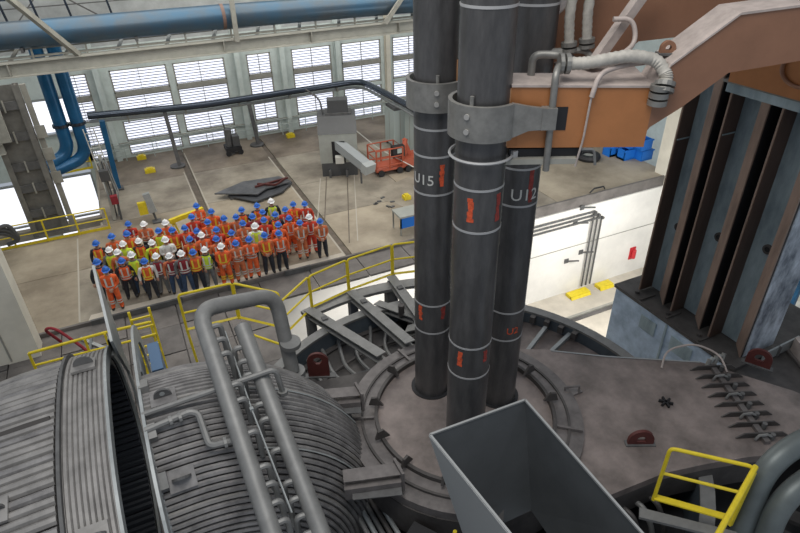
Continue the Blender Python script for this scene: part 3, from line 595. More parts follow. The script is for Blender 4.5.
for (x, y, rz, lab) in [(6.95, 7.25, .2, 'small grey clamp loop on the deck right of the right electrode')]:
    t = thing('clamp_loop', (x + .5, y + .1, 3.38), lab, 'clamp'); part('loop', MB().tube([(x + .4, y, 3.4), (x + .4, y + .02, 3.58), (x + .7, y - .1, 3.6), (x + .7, y - .12, 3.4)], .03, 6), ringmat, t, True); part('loop_foot', MB().box((x + .55, y - .03, 3.4), (.5, .2, .04)), ringmat, t)
t = thing('star_bracket', (9.15, 6.05, 3.38), 'small dark star-shaped fitting lying on the deck', 'bracket')
for a in range(3): c, s = math.cos(a * PI / 3 + .2), math.sin(a * PI / 3 + .2); part('bar', MB().beam((9.15 - .15 * c, 6.05 - .15 * s, 3.42), (9.15 + .15 * c, 6.05 + .15 * s, 3.42), .04, .06), black, t)

# electrodes
def label_text(txt, x, y, r, ang, z, size, m, parent, name='stencil'):
    cu = bpy.data.curves.new('txt', 'FONT'); cu.body = txt; cu.size = size; cu.align_x = 'CENTER'; cu.extrude = .0; cu.resolution_u = 3
    ob = bpy.data.objects.new('txt', cu); C.objects.link(ob); bpy.context.view_layer.update()
    dg = bpy.context.evaluated_depsgraph_get(); me = bpy.data.meshes.new_from_object(ob.evaluated_get(dg)); bpy.data.objects.remove(ob)
    bm = bmesh.new(); bm.from_mesh(me)
    bmesh.ops.subdivide_edges(bm, edges=[e for e in bm.edges if e.calc_length() > size * .25], cuts=2)
    ge = bmesh.ops.extrude_face_region(bm, geom=bm.faces[:]); up_ = [v for v in ge['geom'] if isinstance(v, bmesh.types.BMVert)]
    ups = set(up_)
    og = worg(parent)
    for v in bm.verts:
        a = ang + v.co.x / r; rr = r + (.006 if v in ups else .0005); v.co = V((x + rr * math.cos(a), y + rr * math.sin(a), z + v.co.y)) - og
    bm.to_mesh(me); bm.free(); me.materials.clear(); me.materials.append(m)
    o = bpy.data.objects.new(name, me); C.objects.link(o); o.parent = parent; return o
rings = {0: [9.1, 8.4, 5.25, 4.55, 11.95], 1: [9.45, 8.5, 7.65, 5.7, 4.9, 10.9], 2: [8.6, 7.4, 5.35, 4.6, 11.55]}
rings = {0: [11.77, 9.29, 8.59, 6.3, 5.62], 1: [9.62, 9.14, 8.43, 5.99, 5.3], 2: [11.57, 9.02, 8.33, 6.01, 5.33]}
ER = .375
els = []
for i, (x, y, lab) in enumerate(EL):
    t = thing('electrode', (x, y, 3.1), lab, 'electrode'); els.append(t)
    part('column', MB().cyl((x, y, 2.6), (x, y, 15.5), ER, 48), electrodemat, t, True)
    for z in rings[i]: part('joint_ring', MB().lathe((x, y, z), [(ER - .01, -.018), (ER + .006, -.018), (ER + .006, .018), (ER - .01, .018)], 48), ringline, t, True)
for i, ang, z0, z1, m_ in [(0, 221, 8.77, 9.16, paintred), (0, 212, 5.88, 6.2, paintred), (0, 290, 8.75, 9.2, paintdark), (0, 285, 5.95, 6.2, paintdark), (1, 262, 8.6, 9.0, paintred), (1, 200, 5.6, 5.95, paintred), (1, 275, 5.65, 5.95, paintdark), (2, 272, 8.4, 9.0, paintdark)]:
    x, y, _ = EL[i]; a0 = math.radians(ang - 6); a1 = math.radians(ang + 6)
    cm = MB(); nq = 7
    for q in range(nq):
        j0, j1 = random.uniform(-.05, .03), random.uniform(-.03, .05)
        cm.ring((x, y, 0), ER, ER + .004, z0 + (z1 - z0) * q / nq, z0 + (z1 - z0) * (q + 1) / nq + .005, 5, a0 + j0, a1 + j1)
    part('chalk_mark', cm, m_, els[i])
label_text('U15', EL[1][0], EL[1][1], ER, math.radians(206), 8.62, .27, paintwhite, els[1])
label_text('U12', EL[2][0], EL[2][1], ER, math.radians(256), 8.45, .3, paintwhite, els[2])
label_text('U2', EL[2][0], EL[2][1], ER, math.radians(262), 5.5, .22, paintred, els[2])

# arms
U_ = V((.9, -.43, 0)).normalized(); N_ = V((.43, .9, 0)).normalized(); A0 = V((4.78, 6.64, 0))
PFA = [(0.0, 10.74), (1.95, 10.70), (1.95, 9.86), (0.0, 9.88)]
PFB = [(1.95, 10.70), (2.08, 10.98), (2.82, 11.6), (3.55, 11.68), (7.5, 11.72), (7.5, 11.14), (4.5, 11.12), (3.77, 11.02), (2.87, 10.88), (2.35, 10.42), (1.98, 10.15), (1.95, 10.1)]
PF = [(0.0, 10.74), (1.95, 10.70), (2.08, 10.98), (2.82, 11.6), (3.55, 11.68), (7.5, 11.72), (7.5, 11.14), (4.5, 11.12), (3.77, 11.02), (2.87, 10.88), (2.35, 10.42), (1.98, 10.15), (1.95, 9.86), (0.0, 9.88)]
def arm(org, lab, wd=.6, m=orange_arm, prof=PF, slot=True):
    t = thing('electrode_arm', org + V((0, 0, 9.9)), lab, 'arm')
    def pp(s, z, n=0): return org + U_ * s + N_ * n + V((0, 0, z))
    if slot:
        part('arm_box', MB().prism([pp(s, z) for s, z in PFA], N_ * wd), m, t)
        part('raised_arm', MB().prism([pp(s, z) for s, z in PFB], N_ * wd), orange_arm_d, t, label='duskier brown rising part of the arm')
    else: part('arm_box', MB().prism([pp(s, z) for s, z in prof], N_ * wd), m, t)
    tops = [p for p in prof[:6]]
    for (s0, z0), (s1, z1) in zip(tops[:-1], tops[1:]):
        part('top_plate', MB().prism([pp(s0, z0 + .003, -.02), pp(s1, z1 + .003, -.02), pp(s1, z1 + .003, wd + .02), pp(s0, z0 + .003, wd + .02)], (0, 0, .03)), armtop, t)
    part('end_plate', MB().prism([pp(-.03, 9.9, 0), pp(-.03, 10.72, 0), pp(-.03, 10.72, wd), pp(-.03, 9.9, wd)], U_ * .16), mat('orange_end', (.40, .21, .10), .5) if 'orange_end' not in bpy.data.materials else bpy.data.materials['orange_end'], t)
    if slot: part('slot', MB().prism([pp(.15, 10.13, -.008), pp(.8, 10.13, -.008), pp(.8, 10.46, -.008), pp(.15, 10.46, -.008)], N_ * .005), black, t)
    return t
a1 = arm(A0, 'near brown-orange box arm reaching in from the right to the centre electrode')
arm2o = A0 + V((.2, 1.75, 0)) - U_ * .1 + V((0, 0, 0))
part('gusset_plate', MB().prism([A0 + U_ * a + N_ * b + V((0, 0, 10.66)) for a, b in [(.9, .6), (2.0, .6), (2.05, 1.3), (1.9, 1.62), (1.5, 1.62), (.9, 1.5)]], (0, 0, .04)), armtop, a1)
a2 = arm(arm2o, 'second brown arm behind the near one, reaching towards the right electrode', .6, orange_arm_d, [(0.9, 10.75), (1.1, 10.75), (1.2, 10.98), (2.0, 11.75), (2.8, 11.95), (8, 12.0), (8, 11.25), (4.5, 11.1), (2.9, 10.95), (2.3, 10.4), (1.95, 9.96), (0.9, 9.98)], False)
def pp(s, z, n=0): return A0 + U_ * s + N_ * n + V((0, 0, z))
t = thing('mast_crosshead', pp(5, 12, 2.2), 'brown upper housing behind the arms at the top right', 'housing')
part('housing_body', MB().prism([pp(2.6, 11.3, 2.6), pp(6.5, 11.3, 2.6), pp(6.5, 13.5, 2.6), pp(2.6, 13.5, 2.6)], N_ * 1.2), orange_arm_d, t)
t = thing('support_bar', pp(2.0, 10.8, 1.2), 'dusty square bar leaning up between the two brown arms', 'bar'); part('bar_body', MB().beam(pp(1.35, 10.8, .95), pp(2.1, 11.9, 1.2), .14, .14), armtop, t); part('bar_foot', MB().box(pp(1.35, 10.8, .95), (.26, .26, .06)), armtop, t)
# lug on arm
lug(pp(2.12, 11.06, .3), math.atan2(U_.y, U_.x), 'brown eye lug on the sloping top of the near arm', .42, orange_arm_d)
lug(arm2o + U_ * 1.25 + N_ * .3 + V((0, 0, 11.05)), math.atan2(U_.y, U_.x), 'brown eye lug on the second arm beside the vertical hoses', .42, orange_arm_d)
# clamps
def clamp(x, y, z0, z1, r, lab, tongue, ang):
    t = thing('electrode_clamp', (x, y, z0), lab, 'clamp')
    n = 40; a0, a1_ = math.radians(ang[0]), math.radians(ang[1])
    part('clamp_band', MB().ring((x, y, 0), r, r + .06, z0, z1, n, a0, a1_), clampmat, t, True)
    if tongue:
        q = V((x, y, 0)) + V((math.cos(a1_), math.sin(a1_), 0)) * (r + .03)
        zc = (z0 + z1) / 2
        e1 = q + U_ * .25; e2 = q + U_ * .55
        part('tongue', MB().prism([q + V((0, 0, z0)), q + V((0, 0, z1)), e1 + V((0, 0, zc + .2)), e2 + V((0, 0, zc + .16)), e2 + V((0, 0, zc - .12)), e1 + V((0, 0, zc - .14))], N_ * .06), clampmat, t)
        part('tongue_block', MB().box(q + U_ * .52 + N_ * .06 + V((0, 0, zc + .02)), (.2, .14, .3), math.atan2(U_.y, U_.x)), clampmat, t)
    for zz in (z0 + .15, z1 - .14):
        for aa in ((math.radians(212),) if tongue else (math.radians(243),)):
            c = V((math.cos(aa), math.sin(aa), 0)); part('clamp_bolt', MB().cyl(V((x, y, zz)) + c * (r + .06), V((x, y, zz)) + c * (r + .085), .04, 12), mat('bolt_pale', (.42, .41, .39), .5, .5) if 'bolt_pale' not in bpy.data.materials else bpy.data.materials['bolt_pale'], t, True)
    aa = math.radians(215 if tongue else 245); c = V((math.cos(aa), math.sin(aa), 0)) * (r - .02)
    part('clamp_pin', MB().cyl(V((x, y, z1 - .1)) + c, V((x, y, z1 + .12)) + c, .03, 8), clampmat, t)
    return t
CX_, CY_ = EL[0][:2]
clamp(CX_, CY_, 10.06, 10.56, .44, 'grey steel clamp band gripping the centre electrode, with a tongue to the arm', True, (100, 292))
clamp(EL[1][0], EL[1][1], 9.95, 10.42, .44, 'grey steel clamp band around the left electrode', False, (100, 330))
clamp(EL[2][0], EL[2][1], 9.9, 10.4, .42, 'grey steel clamp behind the arm on the right electrode', False, (150, 330))
t = thing('hanging_ring', (CX_, CY_, 9.5), 'thin pale ring pipe hung around the centre electrode under its clamp', 'ring')
part('ring_pipe', MB().tube([V((CX_ + .46 * math.cos(a), CY_ + .46 * math.sin(a), 9.75)) for a in [2 * PI * k / 40 for k in range(41)]], .022, 6), ringline, t, True)
part('ring_bracket', MB().box((CX_ + .36, CY_ - .32, 9.72), (.08, .08, .2)), ringline, t)
t = thing('under_arm_bracket', pp(.35, 9.6, .1), 'black bracket shelf hung below the near arm beside the electrodes', 'bracket')
part('shelf', MB().prism([pp(.05, 9.72, .05), pp(1.1, 9.72, .05), pp(1.1, 9.84, .05), pp(.05, 9.84, .05)], N_ * .2), black, t); part('lip', MB().prism([pp(.0, 9.64, -.05), pp(1.0, 9.64, -.05), pp(1.0, 9.72, -.05), pp(.0, 9.72, -.05)], N_ * .12), beamgrey, t)
part('hook', MB().tube(bend([pp(1.05, 9.84, 0), pp(1.25, 9.84, 0), pp(1.3, 9.6, 0)], .06), .02, 6), pipegrey, t, True)
# pipes and hoses over the arm
def hose(name, lab, pts, r, m=hosemat, rib=True, rr=.4, flanges=True):
    P = bend(pts, rr, 8); t = thing(name, P[0], lab, 'hose')
    if rib:
        Q = []; rs = []
        for a, b in zip(P[:-1], P[1:]):
            n = max(1, int((b - a).length / .035))
            for k in range(n): Q.append(a.lerp(b, k / n)); rs.append(r * (1.06 if len(Q) % 2 else .94))
        Q.append(P[-1]); rs.append(r)
        part('hose_body', MB().tube(Q, rs, 12), m, t, True)
    else: part('hose_body', MB().tube(P, r, 10), m, t, True)
    if flanges:
        for q, q2 in ((P[0], P[1]), (P[-1], P[-2])):
            d_ = (q2 - q).normalized(); part('flange', MB().cyl(q - d_ * .03, q + d_ * .03, r * 1.6, 14), clampmat, t)
            part('flange', MB().cyl(q - d_ * .11, q - d_ * .06, r * 1.6, 14), clampmat, t)
    return t
hose('water_hose', 'thick ribbed grey hose arching along the top of the near arm', [pp(.75, 11.0, .15), pp(1.0, 11.0, .15), pp(1.6, 11.1, .15), pp(1.95, 11.03, .12), pp(2.06, 10.85, .0), pp(2.04, 10.76, -.04)], .085)
t = thing('arm_feed_pipe', pp(.5, 10.2, -.1), 'grey elbow pipe standing in front of the near arm beside its slot', 'pipe')
part('pipe_run', MB().tube(bend([pp(.58, 9.55, -.06), pp(.56, 10.9, -.06), pp(.62, 10.98, .1), pp(.75, 11.0, .15)], .1), .05, 10), clampmat, t, True)
t = thing('arm_feed_pipe', pp(.5, 10.8, .4), 'shorter grey elbow pipe behind, joining the ribbed hose', 'pipe')
part('pipe_run', MB().tube(bend([pp(.35, 10.75, .5), pp(.35, 11.05, .5), pp(.7, 11.05, .45), pp(.8, 11.02, .2)], .12), .055, 10), clampmat, t, True)
hose('bent_hose', 'thin pale hose curving over the near arm and hanging down its face', [pp(2.0, 10.95, .4), pp(1.5, 10.95, .2), pp(1.15, 10.9, .0), pp(1.08, 10.6, -.06)], .035, armtop, False, .25, False)
hose('thin_cable', 'thin grey cable hanging straight down the face of the near arm', [pp(1.08, 10.6, -.05), pp(1.06, 10.0, -.04), pp(1.0, 9.6, -.04)], .016, armtop, False, .1, False)
hose('loop_hose', 'pale curved hose making a half loop above the near arm', [pp(1.52, 11.42, .9), pp(1.8, 11.42, .9), pp(1.87, 11.12, .8), pp(1.6, 10.98, .6), pp(1.3, 10.95, .4)], .035, armtop, False, .25, False)
HS = [(1.06, 11.0), (1.32, 11.05)]
for k, lab in enumerate(['left one of the two ribbed hoses hanging beside the right electrode', 'right one of the two ribbed hoses hanging beside the right electrode']):
    b0 = pp(HS[k][0], HS[k][1], 1.35)
    hose('drop_hose', lab, [b0 + V((-.1, .1, 2.0)), b0 + U_ * .05 + V((0, 0, 1.2)), b0 + U_ * -.06 + V((0, 0, .5)), b0], .075)
    t = thing('hose_manifold', b0 - V((0, 0, .2)), ['left grey manifold pipe under the hanging ribbed hoses', 'right grey manifold pipe under the hanging ribbed hoses'][k], 'pipe')
    part('manifold_pipe', MB().tube(bend([b0 - U_ * .55 + V((0, 0, -.16)), b0 + V((0, 0, -.14)), b0 + U_ * .2 - N_ * .1 + V((0, 0, -.35))], .1), .05, 8), clampmat, t, True)
t = thing('coil_fitting', pp(2.0, 10.6, -.05), 'bundle of grey hose couplings at the corner of the near arm', 'coupling')
for k in range(3): part('coupling_ring', MB().ring(pp(1.98, 10.72 - .1 * k, -.06), .05, .13, -.035, .035, 16), clampmat, t, True)

# brown mast with stiffened columns, on a pale blue base
ms = thing('mast_base', (13.3, 8.6, -5.6), 'pale blue steel box base carrying the tall brown columns', 'base')
part('base_box', MB().bb((11.95, 6.5, -5.6), (15.5, 10.5, 2.9)), mastbase, ms)
part('top_flange', MB().bb((11.9, 6.4, 2.9), (15.6, 10.55, 3.0)), roofdark, ms)
for y in (9.55, 8.6, 7.5): part('top_rib', MB().bb((11.95, y, 3.0), (12.5, y + .05, 3.04)), roofdark, ms)
for (y0, y1, z0, z1) in [(8.85, 9.4, 2.2, 2.65), (7.6, 8.3, 2.2, 2.65), (8.5, 8.56, .5, 2.85)]: part('side_panel', MB().bb((11.92, y0, z0), (11.95, y1, z1)), mastblue, ms)
for y in (9.9, 8.75, 7.7): part('bolt', MB().cyl((12.15, y, 3.0), (12.15, y, 3.08), .07, 8), roofdark, ms)
cols = [(9.08, 9.98, 'leftmost brown stiffened column of the mast, next to the white wall'), (7.85, 8.8, 'middle brown stiffened column of the mast'), (6.6, 7.55, 'rightmost brown stiffened column with the streaked pale side')]
for k, (y0, y1, lab) in enumerate(cols):
    t = thing('mast_column', (12.8, (y0 + y1) / 2, 3.04), lab, 'column'); zt = 11.5 if k == 0 else 9.1
    part('back_web', MB().bb((12.74, y0, 3.04), (12.8, y1, zt)), mastblue, t)
    part('far_flange', MB().bb((12.3, y1 - .05, 3.04), (12.74, y1, zt)), mastbrown, t)
    part('near_flange', MB().bb((12.34, y0, 3.04), (12.74, y0 + .05, zt)), black, t)  # black paints in the shade of the gap between columns
    part('near_lip', MB().prism([(12.34, y0 + .2, 3.35), (12.34, y0, 3.04), (12.34, y0, zt), (12.34, y0 + .2, zt)], (-.05, 0, 0)), mastbrown_l, t)
    part('far_edge', MB().bb((12.28, y1 - .03, 3.04), (12.3, y1 + .01, zt)), mastbrown_l, t)
    for z in (5.2 + .3 * k,): part('port_hole', MB().ring((12.72, (y0 + y1) / 2 + .02, z), .07, .12, -.03, .03, 18, ax=(V((0, 1, 0)), V((0, 0, 1)), V((1, 0, 0)))), roofdark, t, True); part('port_dark', MB().cyl((12.71, (y0 + y1) / 2 + .02, z), (12.73, (y0 + y1) / 2 + .02, z), .075, 14), black, t)
    if k == 2: part('streaked_side', MB().bb((12.4, y0 - .02, 3.04), (13.5, y0, zt)), maststreak, t)
    if k < 2: part('weld_tab', MB().bb((12.3, y1 - .07, 7.6 + k * .5), (12.74, y1 - .05, 7.63 + k * .5)), mastblue, t)
t = thing('mast_gap_shade', (14, 8.5, 3.04), 'black sheet painting the shade in the gaps between the brown mast columns', 'shade_sheet'); part('shade_sheet', MB().bb((12.95, 6.7, 3.04), (13.0, 9.95, 9.1)), black, t)  # black sheet added behind the column gaps as painted shade
t = thing('mast_tie_plate', (12.6, 7.6, 9.9), 'grey tie plate joining the mast columns under the near arm', 'plate'); part('tie_bar', MB().bb((12.2, 6.5, 9.1), (12.8, 8.9, 9.32)), mastblue, t); part('tie_flange', MB().bb((12.1, 6.45, 9.32), (12.85, 8.95, 9.38)), clampmat, t)
t = thing('upper_mast_housing', (12.6, 7.0, 10.3), 'orange-brown housing box above the mast columns under the arm', 'housing'); part('housing_box', MB().bb((12.0, 4.8, 9.38), (13.6, 8.75, 10.6)), orange_arm, t); part('housing_cable', MB().tube(bend([(11.95, 7.6, 10.3), (11.95, 7.65, 9.8), (11.95, 7.3, 9.6), (11.95, 6.9, 9.7), (11.95, 6.7, 9.9)], .2), .04, 8), orange_arm_d, t, True)
t = thing('cable_coil', (12.0, 6.5, 10.2), 'small coil of blue and white cable at the right edge under the arm', 'cable')
for k in range(3): part('coil', MB().ring((11.9, 6.75 - .08 * k, 9.3), .2 + .03 * k, .225 + .03 * k, -.02, .02, 20, ax=(V((0, 1, 0)), V((0, 0, 1)), V((1, 0, 0)))), [bluepipe, whitepaint, cratblue][k], t, True)
# right edge platform behind the mast
t = thing('side_platform', (14.5, 5.6, 2.6), 'dark steel side platform beside the mast base at the right edge', 'platform')
part('platform_plate', MB().bb((11.6, 2.5, 2.75), (19, 6.72, 2.88)), roofdark, t)
part('white_kick_panel', MB().beam((12.72, 6.3, 3.1), (14.1, 6.36, 3.1), .04, .3), flange, t); part('panel_gap', MB().box((13.3, 6.31, 3.1), (.04, .1, .3)), beamdark, t)
part('tower_post', MB().box((13.9, 5.9, 3.0), (.15, .15, .25)), redlug, t)
t = thing('pale_cover', (13.6, 5.6, 2.9), 'pale rounded cover plate at the right edge near the red lug', 'cover'); part('cover_shell', MB().prism([(13.2, 5.2, 2.95), (13.8, 6.3, 2.95), (14.8, 6.2, 2.95), (14.6, 4.8, 2.95)], (0, 0, .4)), armtop, t); part('cover_lip', MB().prism([(13.15, 5.1, 2.9), (13.75, 6.4, 2.9), (14.9, 6.3, 2.9), (14.7, 4.7, 2.9)], (0, 0, .06)), ringmat, t)
t = thing('storage_rack', (22, 12, -5.6), 'blue and white racking seen far behind the mast at the right edge', 'rack')
for k in range(5): part('rack_post', MB().box((19.5 + 1.1 * k, 12.5 - .5 * k, -1.5), (.15, .15, 8.2)), bluepipe if k % 2 else whitepaint, t)
for z in (-3.5, -1.8, 0, 1.6): part('shelf', MB().beam((19.3, 12.7, z), (24.1, 10.4, z), .8, .08), whitepaint, t)
hose('loose_cable', 'pinkish cable looped on the deck edge at the top of the finned ridge', [(9.9, 6.9, 3.42), (10.3, 7.2, 3.6), (11.0, 7.0, 3.7), (11.3, 6.5, 3.6), (11.1, 6.1, 3.45)], .025, armtop, False, .4, False)
t = thing('hose_tangle', (11.0, 6.55, 3.4), 'small bright valve fittings at the top end of the finned ridge', 'fitting')
for k in range(5): part('fitting', MB().cyl((10.85 + .12 * k, 6.45 + .05 * (k % 2), 3.42), (10.95 + .12 * k, 6.5, 3.6), .05, 8), flange if k % 2 else clampmat, t, True)

# ================================================================== HOPPER
hp = thing('charging_hopper', (3.8, 4.2, 3.9), 'big open grey steel hopper with tapering sides in the foreground', 'hopper')
T = [V((2.98, 5.5, 6)), V((4.7, 5.46, 6)), V((4.65, 2.75, 6)), V((3.2, 2.8, 6))]; B = [V((3.25, 4.72, 4.2)), V((4.5, 4.72, 4.2)), V((4.45, 3.7, 4.2)), V((3.35, 3.7, 4.2))]
cen = V((3.8, 4.15, 0))
names = ['far_wall', 'right_wall', 'near_wall', 'left_wall']
for k in range(4):
    a, b, c_, d_ = T[k], T[(k + 1) % 4], B[(k + 1) % 4], B[k]; nrm = (b - a).cross(d_ - a).normalized()
    if nrm.dot((a + b) / 2 - V((3.8, 4.15, 6))) > 0: nrm = -nrm
    part(names[k], MB().prism([a, b, c_, d_], -nrm * .025), hoppermat if k < 3 else hopper_edge_lit, hp)  # left wall gets the paler grey: the light it catches is painted in
    if k == 3: part('left_inner_face', MB().prism([a + nrm * .004, b + nrm * .004, c_ + nrm * .004, d_ + nrm * .004], nrm * .01), hoppermat, hp)  # thin added face that keeps the inside of the pale wall dark
    e = MB().beam(a + V((0, 0, .0)), b + V((0, 0, .0)), .035, .035); part('rim_bar', e, hopper_edge_lit, hp)
part('outlet', MB().ring((3.95, 4.2, 0), .3, .34, 3.3, 3.9, 16), roofdark, hp)
part('outlet_flap', MB().prism([(3.65, 4.7, 4.35), (3.95, 4.75, 4.5), (3.7, 4.4, 4.35)], (0, 0, .03)), black, hp)
part('hopper_stand', MB().beam((3.8, 4.0, 2.6), (3.8, 4.1, 3.5), .5, .5), roofdark, hp)

# ================================================================== DUCTS
YC, ZC, R1, X1, BR = 8.5, 3.72, 1.98, -.58, 1.65
def duct_pt(s, phi, R, x0=-.95, drop=0):
    """s: 0..1 straight then elbow; phi around the axis"""
    L0 = X1 - x0; L1 = BR * PI / 2 * 1.0; L = L0 + L1; q = s * L
    if q < L0: c = V((x0 + q, YC, ZC)); n = V((0, 0, 1))
    else:
        a = (q - L0) / BR; c = V((X1 + BR * math.sin(a), YC, ZC - BR + BR * math.cos(a))); n = V((math.sin(a), 0, math.cos(a)))
    return c + (n * math.sin(phi) + V((0, -1, 0)) * math.cos(phi)) * R
de = thing('elbow_duct', (0, 8.5, 1.8), 'ribbed water-cooled elbow duct bending down beside the furnace roof', 'duct')
nt_ = 74; phs = [math.radians(-35 + 225 * k / nt_) for k in range(nt_ + 1)]
sk = MB(); ns = 22
vv = []; ff = []
P_ = [math.radians(-60 + 280 * k / 40) for k in range(41)]
for i in range(ns + 1):
    for p in P_: vv.append(duct_pt(i / ns, p, R1 - .02))
for i in range(ns):
    for k in range(40): ff.append((i * 41 + k, i * 41 + k + 1, (i + 1) * 41 + k + 1, (i + 1) * 41 + k))
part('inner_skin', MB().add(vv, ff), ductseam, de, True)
for k, p in enumerate(phs):
    part('tube', MB().tube([duct_pt(i / ns, p, R1) for i in range(ns + 1)], .046, 6), ductlight if k % 9 == 4 else ducttube, de, True)
# end frame of the elbow duct
AX = (V((0, 1, 0)), V((0, 0, 1)), V((1, 0, 0)))
def sering(x, yc, zc, a, b, e, w, t0=-60, t1=240, th=.05, n=60):
    m = MB(); vs_ = []
    for k in range(n + 1):
        t_ = math.radians(t0 + (t1 - t0) * k / n); c, s_ = math.cos(t_), math.sin(t_)
        for q in (0, 1):
            aa, b2 = a - w * q, b - w * q
            for xx in (x - th / 2, x + th / 2): vs_.append((xx, yc - aa * math.copysign(abs(c) ** e, c), zc + b2 * math.copysign(abs(s_) ** e, s_)))
    fs_ = []
    for k in range(n):
        o_, p_ = k * 4, k * 4 + 4
        fs_ += [(o_, o_ + 1, p_ + 1, p_), (o_ + 1, o_ + 3, p_ + 3, p_ + 1), (o_ + 3, o_ + 2, p_ + 2, p_ + 3), (o_ + 2, o_, p_, p_ + 2)]
    return m.add(vs_, fs_)
part('end_flange', sering(-.97, 9.0, 3.75, 3.2, 2.1, .78, .35), flange, de)
part('end_plate', MB().ring((-.96, YC, ZC), 1.75, 2.0, -.02, .02, 64, ax=AX), flange, de)
part('flange_stop', MB().prism([(-1.0, 9.9, 5.3), (-1.0, 11.0, 5.5), (-1.0, 10.9, 4.6), (-1.0, 10.3, 4.6)], (.05, 0, 0)), flange, de)
part('blue_cover', MB().prism([(-.8, 10.2, 5.0), (-.8, 11.0, 5.1), (-.8, 11.3, 3.8), (-.8, 10.4, 3.9)], (.22, 0, 0)), mat('cover_blue', (.08, .15, .26), .5), de)
for ph in (20, 48, 70, 100):
    p = math.radians(ph); c = V((-.9, YC - 2.05 * math.cos(p), ZC + 2.05 * math.sin(p))); part('flange_clamp', MB().box(c, (.16, .26, .2), R=Matrix.Rotation(-(PI / 2 - p) * -1, 3, 'X')), pipegrey, de)
def on_duct(x, phi, R): # point over the elbow at given x
    best = min((abs(duct_pt(i / 200, math.radians(phi), R).x - x), i) for i in range(201)); return duct_pt(best[1] / 200, math.radians(phi), R)
def pad(x, phi, parent, rr):
    p = math.radians(phi); n = V((0, -math.cos(p), math.sin(p))); tt = V((0, math.sin(p), math.cos(p))); c = V((x, YC, ZC)) + n * rr
    Rm = Matrix((V((1, 0, 0)), tt, n)).transposed()
    q = part('lug_pad', MB().box(c, (.42, .34, .04), R=Rm), ducttube, parent)
    prof = [c + V((1, 0, 0)) * (.15 * math.cos(a)) + n * (.03 + .16 * math.sin(a)) for a in [PI * k / 8 for k in range(9)]]
    part('lug_eye', MB().prism(prof, tt * .04), beamdark, q)
    part('lug_hole', MB().prism([c + V((1, 0, 0)) * (.045 * math.cos(a)) + n * (.1 + .045 * math.sin(a)) - tt * .004 for a in [2 * PI * k / 8 for k in range(8)]], tt * .003), flange, q)
pad(-.62, 88, de, R1 + .06); pad(-.62, 46, de, R1 + .06)
# seam strips on the elbow
for ph, s0, s1 in [(52, .35, .8), (85, .3, .75)]:
    part('seam_strip', MB().tube([duct_pt(s0 + (s1 - s0) * i / 10, math.radians(ph), R1 + .05) for i in range(11)], .018, 4), flange, de)
# headers
h1 = thing('cooling_header', (.35, 8.9, 4.8), 'thick grey header pipe over the elbow duct, bending across to a vertical leg', 'pipe')
H1a, H1b = V((.3, 9.35, 6.72)), V((.44, 5.6, 4.83))
part('header_pipe', MB().tube(bend([H1b, H1a, V((1.8, 9.95, 6.2)), V((1.84, 9.5, 4.5))], .38, 9), .148, 18), pipegrey, h1, True)
part('leg_collar', MB().cyl((1.89, 9.55, 5.15), (1.89, 9.54, 5.25), .21, 18), pipegrey, h1, True); part('leg_collar', MB().cyl((1.88, 9.5, 4.35), (1.88, 9.5, 4.5), .22, 18), pipegrey, h1, True)
part('lower_leg', MB().cyl((1.88, 9.5, 3.6), (1.88, 9.5, 4.4), .16, 18), beamdark, h1, True)
h2 = thing('cooling_header', (.95, 8.8, 4.8), 'shorter straight grey header pipe right of the bent one', 'pipe')
H2a, H2b = V((.95, 9.0, 6.35)), V((1.16, 5.5, 4.45))
part('header_pipe', MB().tube([H2a + V((-.0, .06, .0)), H2a, H2b], [.06, .148, .148], 18), pipegrey, h2, True)
for k in range(13):
    u_ = .1 + k * .068 if k < 3 else (.1 + k * .07)
    for hh, (a, b), s in ((h1, (H1a, H1b), 1), (h2, (H2a, H2b), -1)):
        if k in (3, 6, 8): continue
        p = a.lerp(b, u_); e = p + V((s * .16, 0, -.02)); dn = on_duct(p.x + s * .24, 0, R1); 
        c = V((0, p.y - YC, 0)); zz = p.z - .55
        part('stub_pipe', MB().tube(bend([p + V((s * .1, 0, 0)), p + V((s * .27, 0, .02)), p + V((s * .29, 0, -.6))], .12, 4), .05, 8), pipegrey, hh, True)
t = thing('cross_pipe', (-.8, 7.9, 5.9), 'slim grey pipe running across the elbow duct over both header pipes', 'pipe')
part('pipe_run', MB().tube(bend([(-.98, 8.15, 5.78), (-.3, 8.1, 5.85), (1.25, 7.95, 6.05), (1.3, 7.9, 5.5)], .12), .05, 8), pipegrey, t, True); part('pipe_collar', MB().cyl((1.3, 7.9, 5.48), (1.3, 7.9, 5.56), .09, 10), pipegrey, t)
t = thing('cross_pipe', (-.8, 7.2, 5.6), 'slim grey pipe with a downward loop between the flange and the left header pipe', 'pipe')
part('pipe_run', MB().tube(bend([(-.98, 7.8, 5.75), (-.25, 7.85, 5.8), (-.14, 7.8, 5.75), (-.1, 7.25, 5.5), (.3, 7.2, 5.5)], .1), .055, 8), pipegrey, t, True)
for x in (-.6, -.45): part('pipe_collar', MB().cyl((x, 7.82, 5.77), (x + .05, 7.825, 5.77), .09, 10), pipegrey, t)
part('pipe_collar', MB().cyl((.12, 7.22, 5.5), (.17, 7.22, 5.5), .1, 10), pipegrey, t)
t = thing('thin_stay', (.7, 8.6, 5.9), 'thin rod running down between the two header pipes', 'rod'); part('rod', MB().tube([(.66, 9.2, 6.2), (.68, 7.5, 5.75), (.8, 5.9, 4.95)], .015, 5), flange, t); part('rod_clip', MB().box((.68, 7.5, 5.75), (.06, .06, .06)), flange, t)
